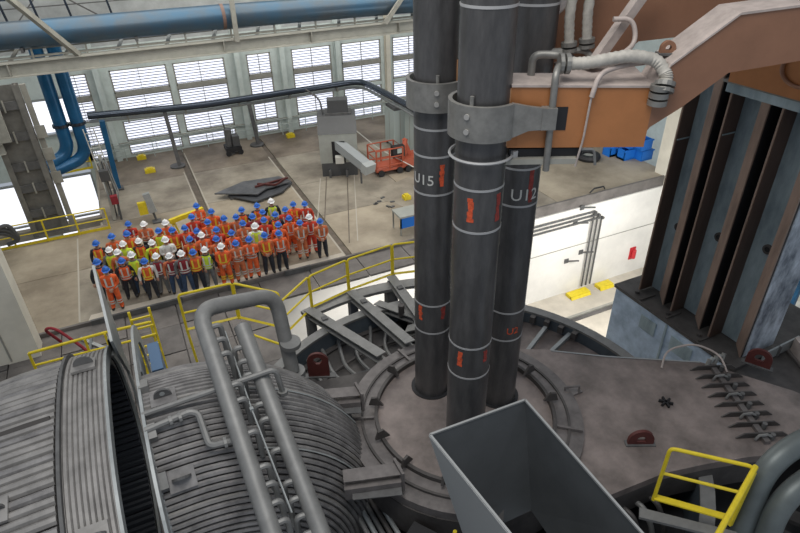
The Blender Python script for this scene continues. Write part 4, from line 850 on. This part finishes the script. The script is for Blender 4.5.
# brackets from elbow to roof ring
for (a, b, lab) in [((2.0, 9.0, 3.9), (3.0, 8.65, 3.9), 'upper grey box bracket between the elbow duct and the roof ring'), ((1.95, 6.9, 3.75), (2.95, 6.6, 3.75), 'lower grey box bracket between the elbow duct and the roof ring')]:
    t = thing('duct_bracket', a, lab, 'bracket'); part('bracket_box', MB().beam(a, b, .42, .28), ringmat, t)
    part('bracket_top', MB().beam(V(a) + V((0, 0, .26)), V(b) + V((0, 0, .26)), .28, .02), ringmat, t); part('bracket_side', MB().beam(V(a) + V((.1, -.16, 0)), V(b) + V((-.05, -.16, 0)), .42, .02), beamdark, t)
    part('end_tab', MB().box(V(b) + V((-.02, 0, .1)), (.05, .4, .5)), ringmat, t)
# dark machinery between duct and roof
t = thing('lower_gallery', (2.3, 7.5, 2.2), 'dark pipework and plates in the gap between the duct and the roof ring', 'pipework')
part('gallery_floor', MB().bb((1.6, 4.4, 1.6), (3.4, 11.5, 1.7)), black, t)
for k in range(5): part('gallery_pipe', MB().tube(bend([(2.0 + .12 * k, 9.6, 2.5 + .05 * k), (2.15 + .12 * k, 7.5, 2.7), (2.3 + .14 * k, 5.0, 2.5)], .4), .05, 8), [pipegrey, flange, beamdark, roofdark, flange][k], t, True)
part('gallery_plate', MB().bb((1.9, 10.2, 2.6), (4.0, 10.5, 2.9)), machdark, t); part('gallery_plate', MB().beam((2.3, 10.3, 3.0), (4.1, 10.0, 3.0), .5, .08), roofdark, t)
part('gallery_plate', MB().bb((2.6, 4.7, 2.6), (4.4, 5.2, 2.7)), roofdark, t); part('gallery_box', MB().box((2.9, 5.7, 3.0), (.5, .5, .3), .6), black, t)
part('skirt_plate', MB().prism([(3.3, 5.85, 3.3), (4.4, 5.35, 3.3), (4.4, 5.35, 2.8), (3.3, 5.85, 2.8)], (.02, .05, 0)), roofdark, t)
for k in range(6): part('small_hose', MB().tube(bend([(2.5 + .1 * k, 5.5, 3.0), (2.55 + .1 * k, 5.2, 3.15), (2.7 + .1 * k, 4.8, 2.7)], .15), .03, 6), black if k % 2 else pipegrey, t, True)
tag(part('yellow_post', MB().tube([(3.15, 5.0, 3.2), (3.2, 5.0, 4.1)], .035, 8), yellow, origin=(3.15, 5, 3.2), smooth=True), 'short yellow post end at the bottom edge left of the hopper', 'post')
# left fixed duct
dl = thing('fixed_duct', (-4, 8.5, 1.8), 'ribbed water-cooled duct curving away at the lower left', 'duct')
YD, ZD, RA, RB, SE = 8.55, 3.77, 3.05, 1.95, .79
BL = 6.0; XL = -2.3
def sec(phi, g=0.0):
    c, s_ = math.cos(phi), math.sin(phi)
    y, z = -(RA) * math.copysign(abs(c) ** SE, c), RB * math.copysign(abs(s_) ** SE, s_)
    nn = V((0, math.copysign(abs(c) ** (2 - SE), c) * -1 / RA, math.copysign(abs(s_) ** (2 - SE), s_) / RB)).normalized()
    return V((0, y, z)) + nn * g, nn
def dl_pt(q, phi, g):
    a = q / BL; p, nn = sec(phi, g); c = V((XL - BL * math.sin(a), YD, ZD - BL + BL * math.cos(a))); n = V((-math.sin(a), 0, math.cos(a)))
    return c + n * p.z + V((0, p.y, 0))
# angles spaced evenly along the section
tt_ = [math.radians(-70 + 390 * k / 600) for k in range(601)]
pos = [0.0]
for a_, b_2 in zip(tt_[:-1], tt_[1:]): pos.append(pos[-1] + (sec(b_2)[0] - sec(a_)[0]).length)
def even(n): 
    out = []; k = 0
    for q in range(n + 1):
        d_ = pos[-1] * q / n
        while k < 599 and pos[k + 1] < d_: k += 1
        out.append(tt_[k])
    return out
def sweep(pts_fn, nq, phis_):
    vv = []; ff = []; m = len(phis_)
    for i in range(nq + 1):
        for p in phis_: vv.append(pts_fn(i, p))
    for i in range(nq):
        for k in range(m - 1): ff.append((i * m + k, i * m + k + 1, (i + 1) * m + k + 1, (i + 1) * m + k))
    return MB().add(vv, ff)
EV = even(80)
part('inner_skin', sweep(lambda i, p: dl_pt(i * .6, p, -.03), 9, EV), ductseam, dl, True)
for k, p in enumerate(even(112)):
    part('tube', MB().tube([dl_pt(i * .6, p, 0) for i in range(10)], .075, 8), ductlight if k % 4 else ducttube, dl, True)
for k in range(9):
    x = -2.14 + k * .078
    part('ring_tube', MB().tube([V((x, YD, ZD)) + sec(p, .06)[0] for p in even(84)], .045, 6), ductlight, dl, True)
part('ring_backing', sweep(lambda i, p: V((-2.2 + i * .7, YD, ZD)) + sec(p, .05)[0], 1, EV), ductlight, dl, True)
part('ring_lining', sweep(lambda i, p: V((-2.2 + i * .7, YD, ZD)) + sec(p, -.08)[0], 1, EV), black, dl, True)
part('band_left', sering(-2.22, YD, ZD, RA + .16, RB + .16, SE, .25, -70, 290), beamdark, dl); part('band_right', sering(-1.49, YD, ZD, RA + .13, RB + .13, SE, .24, -70, 290), flange, dl)
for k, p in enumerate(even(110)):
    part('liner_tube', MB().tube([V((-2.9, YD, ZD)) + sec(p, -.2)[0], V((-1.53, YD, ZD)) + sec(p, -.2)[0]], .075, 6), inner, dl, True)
# big flange arc on the far side of the gap
part('outer_flange', sering(-1.4, YD + .15, ZD, RA + .35, RB + .2, SE, .3, 120, 215), flange, dl)
part('corner_fin', MB().prism([(-1.33, 10.2, 5.95), (-1.33, 11.35, 7.0), (-1.33, 11.4, 5.5), (-1.33, 11.1, 4.4), (-1.33, 10.45, 5.4)], (.05, 0, 0)), flange, dl)
def padl(q, phi):
    p = math.radians(phi); c = dl_pt(q, p, .1) if q >= 0 else V((-1.85, YD, ZD)) + sec(p, .13)[0]
    n = sec(p)[1]; tt = n.cross(V((1, 0, 0))).normalized(); Rm = Matrix((V((1, 0, 0)), tt, n)).transposed()
    o = part('lug_pad', MB().box(c, (.4, .4, .05), R=Rm), ductlight, dl); prof = [c + V((1, 0, 0)) * (.17 * math.cos(a)) + n * (.03 + .15 * math.sin(a)) for a in [PI * k / 8 for k in range(9)]]
    part('lug_eye', MB().prism(prof, tt * .04), beamdark, o)
padl(-1, 112); padl(-1, 50); padl(.6, 70)
for ph, q0, q1 in [(92, .05, 2.2), (52, .05, 1.4)]:
    part('flat_seam', MB().tube([dl_pt(q0 + (q1 - q0) * i / 8, math.radians(ph), .06) for i in range(9)], .05, 4), ductseam, dl)
t = thing('duct_railing', (-4.4, 17.9, -.08), 'low yellow railing behind the left duct on the steel deck', 'railing')
part('top_rail', MB().tube([(-4.6, 17.9, 1.0), (-2.4, 17.95, 1.0), (-1.0, 17.8, 1.05)], .05, 8), yellow, t, True); part('mid_rail', MB().tube([(-4.6, 17.9, .5), (-1.0, 17.8, .5)], .04, 8), yellow, t, True)
for x in (-4.6, -3.0, -2.4, -1.0): part('post', MB().box((x, 17.9, .46), (.07, .07, 1.08)), yellow, t)
t = thing('yellow_ladder', (-.9, 14.5, 0), 'yellow ladder standing in the gap between the two ducts', 'ladder')
for s in (0, .55): part('stile', MB().beam((-1.35 + s, 15.6, 0), (-1.35 + s, 15.8, 2.9), .07, .07), yellow, t)
for k in range(8): part('rung', MB().beam((-1.35, 15.62, .35 + .34 * k), (-.8, 15.62, .35 + .34 * k), .05, .05), yellow, t)
t = thing('dark_deck_box', (-7, 15, 0), 'dark sloping plate on the deck behind the left duct', 'plate'); part('plate', MB().prism([(-9, 15, .0), (-9, 17.6, .0), (-4.4, 17.5, .0), (-3.3, 17.3, .0), (-3.3, 15, .0)], (0, 0, .12)), black, t)
hose('cable_loop', 'black and red cable looping over the deck by the pale wall end', [(-4.0, 19.6, 0), (-4.3, 19.4, .8), (-3.9, 19.0, 1.0), (-3.3, 18.6, .3), (-3.0, 18.2, .05)], .05, CL['maroon'], False, .4, False)
t = thing('tripod_fitting', (-2.9, 18.6, -.08), 'small pale bracket lying beside the cable loop on the deck', 'bracket'); part('bar', MB().beam((-3.3, 19.0, .3), (-2.6, 18.2, .2), .12, .12), flange, t); part('bar', MB().beam((-3.1, 18.3, 0), (-2.9, 18.8, .5), .08, .08), flange, t)

# ================================================================== lower right foreground
t = thing('service_gallery', (7.6, 4.2, 1.4), 'dark recess with small bent hoses under the deck edge', 'pipework')
part('recess_floor', MB().bb((4.8, 1.2, 1.3), (13, 4.9, 1.4)), black, t); part('grating_strip', MB().prism([(6.75, 4.35, 3.3), (8.1, 3.05, 3.3), (8.0, 2.9, 3.3), (6.6, 4.2, 3.3)], (0, 0, .06)), pipegrey, t)
for k in range(7):
    x = 5.6 + .32 * k; part('bent_hose', MB().tube(bend([(x, 4.9, 2.7), (x + .05, 4.55, 2.75), (x + .15, 4.35, 2.3), (x + .2, 4.2, 1.6)], .15), .055, 8), pipegrey if k % 2 else roofdark, t, True)
for k in range(3): part('long_hose', MB().tube(bend([(6.6, 3.9 - .15 * k, 2.2), (7.6, 3.3 - .15 * k, 2.2), (9.0, 2.8, 2.1)], .3), .06, 8), [pipegrey, beamdark, flange][k], t, True)
part('vertical_plate', MB().beam((9.3, 3.9, 2.4), (9.5, 3.3, 2.4), .05, .9), pipegrey, t)
for k in range(3): part('side_duct', MB().beam((8.8 + .8 * k, 3.9 - .2 * k, 1.9), (9.6 + .8 * k, 2.2, 1.9), .3, .1), roofdark, t)
t = thing('gallery_railing', (7.6, 4.6, 2.5), 'yellow railing in the lower right corner beside the fat grey pipes', 'railing')
g0, g1 = V((7.95, 4.72, 2.55)), V((8.95, 3.72, 2.6)); g0 = V((7.05, 4.33, 3.42)); g1 = V((7.9, 3.4, 3.45))
part('top_rail', MB().tube(bend([g0, g0 + V((0, 0, 1.4)), g1 + V((0, 0, 1.45)), g1], .1, 4), .035, 8), yellow, t, True)
part('mid_rail', MB().tube([g0 + V((0, 0, .75)), g1 + V((0, 0, .78))], .03, 8), yellow, t, True); part('toe_board', MB().beam(g0 + V((0, 0, .08)), g1 + V((0, 0, .08)), .13, .03), yellow, t)
t = thing('gallery_railing', (8.0, 3.4, 2.5), 'nearer yellow rail running down out of the picture at the lower right', 'railing')
part('top_rail', MB().tube([g1 + V((.05, .0, 1.43)), g1 + V((-1.6, -.62, 1.43))], .045, 8), yellow, t, True); part('mid_rail', MB().tube([g1 + V((.03, 0, 1.3)), g1 + V((-1.6, -.62, 1.3))], .03, 8), yellow, t, True); part('post', MB().box(g1 + V((-.05, -.05, .7)), (.07, .07, 1.4)), yellow, t)
for k, lab in enumerate(['upper one of the two fat bent grey pipes at the lower right', 'lower one of the two fat bent grey pipes at the lower right']):
    o_ = V((.08 + .05 * k, -.4 * k, -.4 * k)); t = thing('bent_main_pipe', V((8.3, 3.1, 3)) + o_, lab, 'pipe')
    part('pipe_run', MB().tube(bend([V((7.9, 3.1, 2.2)) + o_, V((8.15, 3.4, 4.75)) + o_, V((9.2, 3.35, 5.1)) + o_, V((12, 2.6, 5.1)) + o_], .7, 10), .19, 18), mat('pipe_green_grey', (.13, .15, .15), .45, .3, .1, 3) if 'pipe_green_grey' not in bpy.data.materials else bpy.data.materials['pipe_green_grey'], t, True)
    part('pipe_foot', MB().cyl(V((7.9, 3.1, 2.15)) + o_, V((7.9, 3.1, 2.3)) + o_, .3, 16), beamdark, t)

# ================================================================== PEOPLE
def skin_body(arms):
    """one continuous body grown from a skeleton; facing -Y"""
    J = []; E_ = []; Rr = []
    def j(p, r, par=None):
        J.append(p); Rr.append(r)
        if par is not None: E_.append((par, len(J) - 1))
        return len(J) - 1
    pel = j((0, 0, .95), (.19, .15)); wa = j((0, 0, 1.12), (.18, .14), pel); ch = j((0, 0, 1.32), (.22, .155), wa); nb = j((0, .01, 1.45), (.10, .08), ch)
    nk = j((0, 0, 1.52), (.055, .055), nb); hd = j((0, -.01, 1.62), (.09, .105), nk); j((0, 0, 1.72), (.085, .10), hd)
    for s in (-1, 1):
        hp_ = j((s * .105, 0, .86), (.12, .125), pel); kn = j((s * .13, -.02, .50), (.095, .10), hp_); an = j((s * .15, .02, .12), (.075, .08), kn)
        j((s * .165, -.13, .055), (.06, .05), an)
        sh = j((s * .225, 0, 1.40), (.085, .085), ch)
        el, wr = arms(s); e = j(el, (.068, .068), sh); j(wr, (.05, .048), e)
    me = bpy.data.meshes.new('b'); me.from_pydata(J, E_, []); ob = bpy.data.objects.new('b', me); C.objects.link(ob)
    m = ob.modifiers.new('s', 'SKIN'); m.use_smooth_shade = True
    for k, d_ in enumerate(me.skin_vertices[0].data): d_.radius = Rr[k]; d_.use_root = (k == 0)
    sb = ob.modifiers.new('q', 'SUBSURF'); sb.levels = 1
    bpy.context.view_layer.update(); out = bpy.data.meshes.new_from_object(ob.evaluated_get(bpy.context.evaluated_depsgraph_get())); bpy.data.objects.remove(ob)
    # hands (five fingers) and a nose joined into the same mesh
    hb = MB()
    for s in (-1, 1):
        el, wr = [V(q) for q in arms(s)]; d_ = (wr - el).normalized(); x_, y_ = frame_along(d_)
        pm = wr + d_ * .05; hb.tube([wr - d_ * .02, wr + d_ * .03, wr + d_ * .09], [.028, .042, .036], 6)
        for q in range(4):
            b0 = pm + x_ * (-.03 + .02 * q) + d_ * .035; L = (.06, .075, .07, .055)[q]
            hb.tube([b0, b0 + d_ * L * .55, b0 + d_ * L * .9 + y_ * .02], [.010, .009, .007], 4)
        hb.tube([pm + x_ * .035 - d_ * .03, pm + x_ * .06 + d_ * .01, pm + x_ * .065 + d_ * .035], [.012, .010, .008], 4)
    hb.tube([(0, -.10, 1.655), (0, -.132, 1.63), (0, -.105, 1.615)], [.008, .014, .01], 5)
    hb.box((-.082, 0, 1.63), (.02, .03, .05)); hb.box((.082, 0, 1.63), (.02, .03, .05))
    nb_ = len(out.polygons)
    bm = bmesh.new(); bm.from_mesh(out); tmp = hb.mesh('h', skin); bm.from_mesh(tmp)
    bm.faces.ensure_lookup_table()
    hands = [V(arms(s)[1]) for s in (-1, 1)]
    for k, f in enumerate(bm.faces):
        c = f.calc_center_median(); f.smooth = True
        if k >= nb_ or c.z > 1.5: f.material_index = 0
        elif c.z < .12: f.material_index = 3
        elif c.z < .96 and abs(c.x) < .26 and min((c - h).length for h in hands) > .16: f.material_index = 2
        else: f.material_index = 1
    out.materials.clear()
    for m_ in (skin, CL['orange'], CL['orange'], bootm): out.materials.append(m_)
    bm.to_mesh(out); bm.free()
    out.name = 'body'; return out
POSES = [skin_body(lambda s: ((s * .31, .02, 1.14), (s * .31, -.06, .90))),
         skin_body(lambda s: ((s * .27, -.04, 1.16), (-s * .04, -.19, 1.17 + .03 * s))),
         skin_body(lambda s: ((s * .26, .0, 1.14), (s * .05, -.17, .97)))]
hat = MB().lathe((0, 0, 1.70), [(.0, .15), (.06, .145), (.11, .105), (.138, .04), (.142, .0), (.17, -.01), (.17, -.022), (.13, -.016)], 16); hat.prism([(-.12, -.1, 1.685), (.12, -.1, 1.685), (.08, -.22, 1.67), (-.08, -.22, 1.67)], (0, 0, .012)); hat.box((0, 0, 1.84), (.035, .18, .03))
hat.v = [(a * .88, b * .88, 1.70 + (c - 1.70) * .85) for a, b, c in hat.v]
HAT = hat.mesh('hard_hat', CL['blue_hat'], smooth=True)
def torso(r, zs, n=16, x0=None):
    return [(k, z) for z in zs for k in range(n)]
def vest_mesh():
    n = 20; lv = [(.92, .20, .16), (1.1, .195, .155), (1.3, .225, .165), (1.4, .22, .15), (1.47, .14, .11)]; vs_ = []; fs = []
    for (z, a, b) in lv:
        for k in range(n): t_ = 2 * PI * k / n; vs_.append((a * math.cos(t_), b * math.sin(t_), z))
    for i in range(len(lv) - 1):
        for k in range(n): fs.append((i * n + k, i * n + (k + 1) % n, (i + 1) * n + (k + 1) % n, (i + 1) * n + k))
    return MB().add(vs_, fs)
VEST = vest_mesh().mesh('safety_vest', CL['orange'], smooth=True)
st = MB()
for z, a, b in ((1.08, .205, .165), (.98, .207, .167)): st.lathe((0, 0, z), [(1, -.022), (1.0, .022)], 20, ax=(V((a, 0, 0)), V((0, b, 0)), V((0, 0, 1))))
for s in (-1, 1): st.prism([(s * .07, -.178, 1.08), (s * .13, -.172, 1.08), (s * .14, -.152, 1.43), (s * .08, -.158, 1.43)], (0, .012, 0)); st.prism([(s * .07, .168, 1.08), (s * .13, .163, 1.08), (s * .12, .15, 1.43), (s * .06, .15, 1.43)], (0, .008, 0))
STR = st.mesh('reflective_stripe', CL['silver_tape'])
lg = MB()
for s in (-1, 1):
    for z in (.32, .42): lg.lathe((s * .127, 0, z), [(.103, -.025), (.103, .025)], 12)
LEGSTR = lg.mesh('leg_stripe', CL['silver_tape'])
fc = MB()
for s in (-1, 1): fc.box((s * .036, -.108, 1.65), (.022, .01, .01))
fc.box((0, -.1, 1.585), (.045, .01, .008)); EYES = fc.mesh('facial_features', CL['dark'])
def obj(name, me, parent, slots=None):
    o = bpy.data.objects.new(name, me); C.objects.link(o); o.parent = parent
    for k, m_ in (slots or {}).items(): o.material_slots[k].link = 'OBJECT'; o.material_slots[k].material = m_
    return o
def person(x, y, hatc, top, vest, tape, legs, pose, label, sc=1.0, tall=0):
    t = thing('person', (x, y, 0), label, 'person', 'workers posing together on the hall floor')
    t.rotation_euler = (0, 0, math.atan2(-y * .9, -x * .45 - 1.5) + PI / 2 + random.uniform(-.15, .15)); t.scale = (sc, sc, sc)
    obj('body', POSES[pose], t, {1: CL[top], 2: CL[legs], 3: bootm})
    h = obj('hard_hat', HAT, t, {0: CL[hatc + '_hat']})
    obj('facial_features', EYES, t)
    if vest:
        v = obj('safety_vest', VEST, t, {0: CL[vest]}); obj('reflective_stripe', STR, v, {0: CL[tape]})
    else: obj('reflective_stripe', STR, t, {0: CL[tape]})
    if legs in ('orange', 'dull_orange', 'red'): obj('leg_stripe', LEGSTR, t, {0: CL[tape]})
    return t
B_, W_ = 'blue', 'white'; Y_, S_ = 'yellow_tape', 'silver_tape'
PE = [
 (-2.31, 23.01, B_, 'dark', 'orange', Y_, 'dark', 0, 'leftmost worker of the group, blue hard hat and orange vest with yellow stripes'),
 (-1.72, 23.19, B_, 'dull_orange', 'orange', S_, 'grey', 0, 'worker in blue hat and orange vest, second from the left in the back'),
 (-1.88, 22.28, W_, 'grey', 'lime', Y_, 'dark', 0, 'white-hatted worker in a lime vest near the left end of the group'),
 (-1.37, 22.48, W_, 'lime', 'lime', S_, 'dark', 0, 'white-hatted worker in bright lime top behind the left end of the front row'),
 (-1.06, 24.2, B_, 'red', 'maroon', S_, 'red', 1, 'worker with crossed arms in dark red at the rear left, beside the floor opening rails'),
 (-1.16, 23.13, B_, 'dull_orange', 'orange', Y_, 'dark', 0, 'worker in blue hat and yellow-striped orange vest directly in front of the dark red one'),
 (-.48, 23.8, W_, 'dull_orange', None, S_, 'dark', 1, 'white-hatted worker in pale orange shirt standing apart at the rear left'),
 (-.8, 22.5, W_, 'dark', 'orange', Y_, 'dark', 0, 'white-hatted worker in dark top and orange vest with yellow stripes, left part'),
 (-.35, 22.09, W_, 'lime', 'orange', Y_, 'dark', 0, 'white-hatted worker in lime sleeves and orange-lime vest, hands low'),
 (-1.6, 21.95, W_, 'dull_orange', None, S_, 'grey', 0, 'white-hatted worker in pale orange behind the black-clad front-row worker'),
 (-1.13, 21.32, W_, 'grey', 'lime', Y_, 'jeans', 0, 'white-hatted worker in orange-lime vest and blue jeans, left part of the second row'),
 (-1.5, 21.2, B_, 'dark', 'orange', S_, 'dark', 0, 'front-row worker all in black under an open orange vest, blue hat'),
 (-.75, 20.81, B_, 'white', 'orange', Y_, 'dark', 0, 'front-row worker in blue hat, orange vest with yellow cross stripes and black trousers'),
 (-2.31, 21.34, B_, 'dark', 'orange', Y_, 'dark', 0, 'worker in black with yellow-striped vest just behind the front-left orange coverall'),
 (-2.05, 20.68, B_, 'orange', None, S_, 'orange', 2, 'front-left worker in full orange coverall with hands joined'),
 (.0, 22.95, B_, 'dull_orange', 'lime', Y_, 'dark', 0, 'worker in blue hat with lime and orange vest just left of the yellow trestle'),
 (.33, 23.45, W_, 'orange', None, S_, 'orange', 0, 'white-hatted worker in orange by the left end of the yellow trestle'),
 (.5, 22.66, B_, 'red', 'orange', Y_, 'dark', 0, 'worker in yellow-striped orange vest in front of the yellow trestle'),
 (.98, 22.75, B_, 'red', 'orange', S_, 'red', 0, 'worker in red-orange in front of the right end of the yellow trestle'),
 (1.38, 23.43, B_, 'red', None, S_, 'red', 0, 'worker in red-orange coverall right of the yellow trestle'),
 (1.73, 24.44, B_, 'orange', None, S_, 'orange', 1, 'rearmost worker near the left trench, orange coverall and crossed arms'),
 (2.21, 23.61, B_, 'orange', 'orange', Y_, 'orange', 0, 'worker in orange with yellow-striped shoulders beside the left trench'),
 (1.9, 22.77, B_, 'orange', None, S_, 'orange', 1, 'worker with crossed arms in orange, in the middle of the left half'),
 (1.38, 22.3, B_, 'maroon', None, S_, 'dark', 0, 'worker in dull red behind the white-hatted one with orange jacket'),
 (1.02, 21.69, B_, 'dull_orange', 'orange', Y_, 'orange', 0, 'tall worker in orange vest with yellow stripes, behind the lime front-row vest'),
 (1.48, 21.72, W_, 'orange', None, S_, 'dark', 1, 'white-hatted worker with crossed arms in bright orange jacket and dark trousers'),
 (2.1, 21.95, B_, 'red', None, S_, 'red', 0, 'worker in red-orange behind the central orange coveralls'),
 (.15, 21.92, W_, 'white', 'white', S_, 'grey', 1, 'white-hatted worker in a whitish vest and sleeves, arms crossed'),
 (1.4, 20.57, W_, 'dark', 'lime', S_, 'grey', 0, 'front-row worker in bright lime vest and white hat, centre left'),
 (-.32, 20.95, W_, 'grey', 'maroon', S_, 'grey', 0, 'front-row worker in white hat and maroon vest, leftmost of three'),
 (.13, 20.75, W_, 'dull_orange', 'maroon', S_, 'jeans', 0, 'front-row worker in white hat and maroon vest, middle of three'),
 (.55, 20.57, W_, 'grey', 'maroon', S_, 'jeans', 0, 'front-row worker in white hat and maroon vest, rightmost of three'),
 (.97, 20.56, B_, 'dull_orange', 'orange', Y_, 'dark', 0, 'front-row worker in blue hat, long orange vest and black trousers, left of the lime vest'),
 (2.0, 20.45, W_, 'orange', 'orange', Y_, 'orange', 2, 'front-row worker in orange coverall with yellow stripes and white-grey hat'),
 (1.95, 21.15, B_, 'dull_orange', 'orange', S_, 'orange', 0, 'worker behind the white-hatted orange coverall of the front row'),
 (2.56, 22.72, B_, 'dull_orange', 'orange', Y_, 'dark', 0, 'worker in yellow-striped vest in the rear, just right of the left trench line'),
 (3.05, 22.69, B_, 'dull_orange', None, S_, 'dull_orange', 0, 'worker in plain pale orange coverall in the rear, centre'),
 (3.39, 23.15, B_, 'dark', 'orange', Y_, 'dark', 0, 'rear worker in dark top and yellow-striped orange vest, below the plate stack'),
 (3.16, 21.92, B_, 'dull_orange', None, S_, 'dull_orange', 1, 'broad worker in rusty orange coverall with crossed arms, centre', ),
 (2.59, 21.42, B_, 'orange', None, S_, 'orange', 0, 'worker in orange coverall behind the two front ones with crossed arms'),
 (3.65, 22.3, B_, 'maroon', None, S_, 'dark', 0, 'worker in dull red with dark blue hat at the back, centre right'),
 (4.1, 23.4, B_, 'dark', 'orange', Y_, 'dark', 0, 'rear worker in black sleeves beside the lime vest, near the plate stack'),
 (4.16, 22.7, B_, 'dull_orange', 'orange', Y_, 'dark', 0, 'worker in yellow-striped orange vest directly below the plate stack'),
 (4.0, 21.8, B_, 'red', None, S_, 'red', 0, 'worker in red-orange coverall right of the tall white hat'),
 (4.72, 23.37, W_, 'dark', 'lime', S_, 'dark', 0, 'rear worker in white hat and lime vest over black, by the plate stack'),
 (4.55, 22.1, B_, 'dark', 'orange', Y_, 'dark', 0, 'worker in dark shirt with an orange vest, behind the right part'),
 (4.43, 21.2, B_, 'orange', None, S_, 'orange', 0, 'worker in orange coverall directly behind the right end of the black-trousered pair'),
 (3.52, 21.25, W_, 'white', 'lime', S_, 'dark', 0, 'tall worker in white hat with white sleeves and lime vest, centre'),
 (3.69, 20.5, B_, 'dull_orange', 'orange', Y_, 'dark', 2, 'front-row worker in patterned orange vest holding papers, black trousers'),
 (4.25, 20.5, B_, 'orange', 'orange', S_, 'dark', 0, 'front-row worker in bright orange vest and black trousers, right of the paper holder'),
 (2.56, 20.5, B_, 'dull_orange', None, S_, 'dull_orange', 1, 'front-row worker in dull orange coverall with crossed arms, left of the pair'),
 (3.08, 20.48, B_, 'orange', None, S_, 'orange', 1, 'front-row worker in orange coverall with crossed arms, right of the pair'),
 (5.08, 22.46, B_, 'red', None, S_, 'red', 0, 'leftmost worker of the right-hand rear trio in orange'),
 (5.53, 22.79, B_, 'orange', 'orange', Y_, 'orange', 1, 'middle worker of the right-hand rear trio, bright orange vest'),
 (5.98, 22.58, B_, 'red', None, S_, 'red', 0, 'rightmost worker of the right-hand rear trio in red-orange coverall'),
 (5.0, 21.64, B_, 'orange', None, S_, 'orange', 0, 'worker in glowing orange coverall left of the right end pair'),
 (5.27, 21.0, B_, 'dull_orange', None, S_, 'dull_orange', 2, 'worker in dull orange coverall, left one of the right end pair'),
 (5.75, 21.25, W_, 'red', None, S_, 'red', 0, 'white-hatted worker in red-orange coverall, right one of the right end pair'),
 (6.04, 20.72, B_, 'dull_orange', None, S_, 'dark', 2, 'rightmost worker of the group, orange jacket, black trousers, hands joined'),
]
for k, p in enumerate(PE):
    person(p[0], p[1] + .08, *p[2:9], sc=1.09 if p[8].startswith('tall worker in white hat') else random.uniform(.97, 1.04))
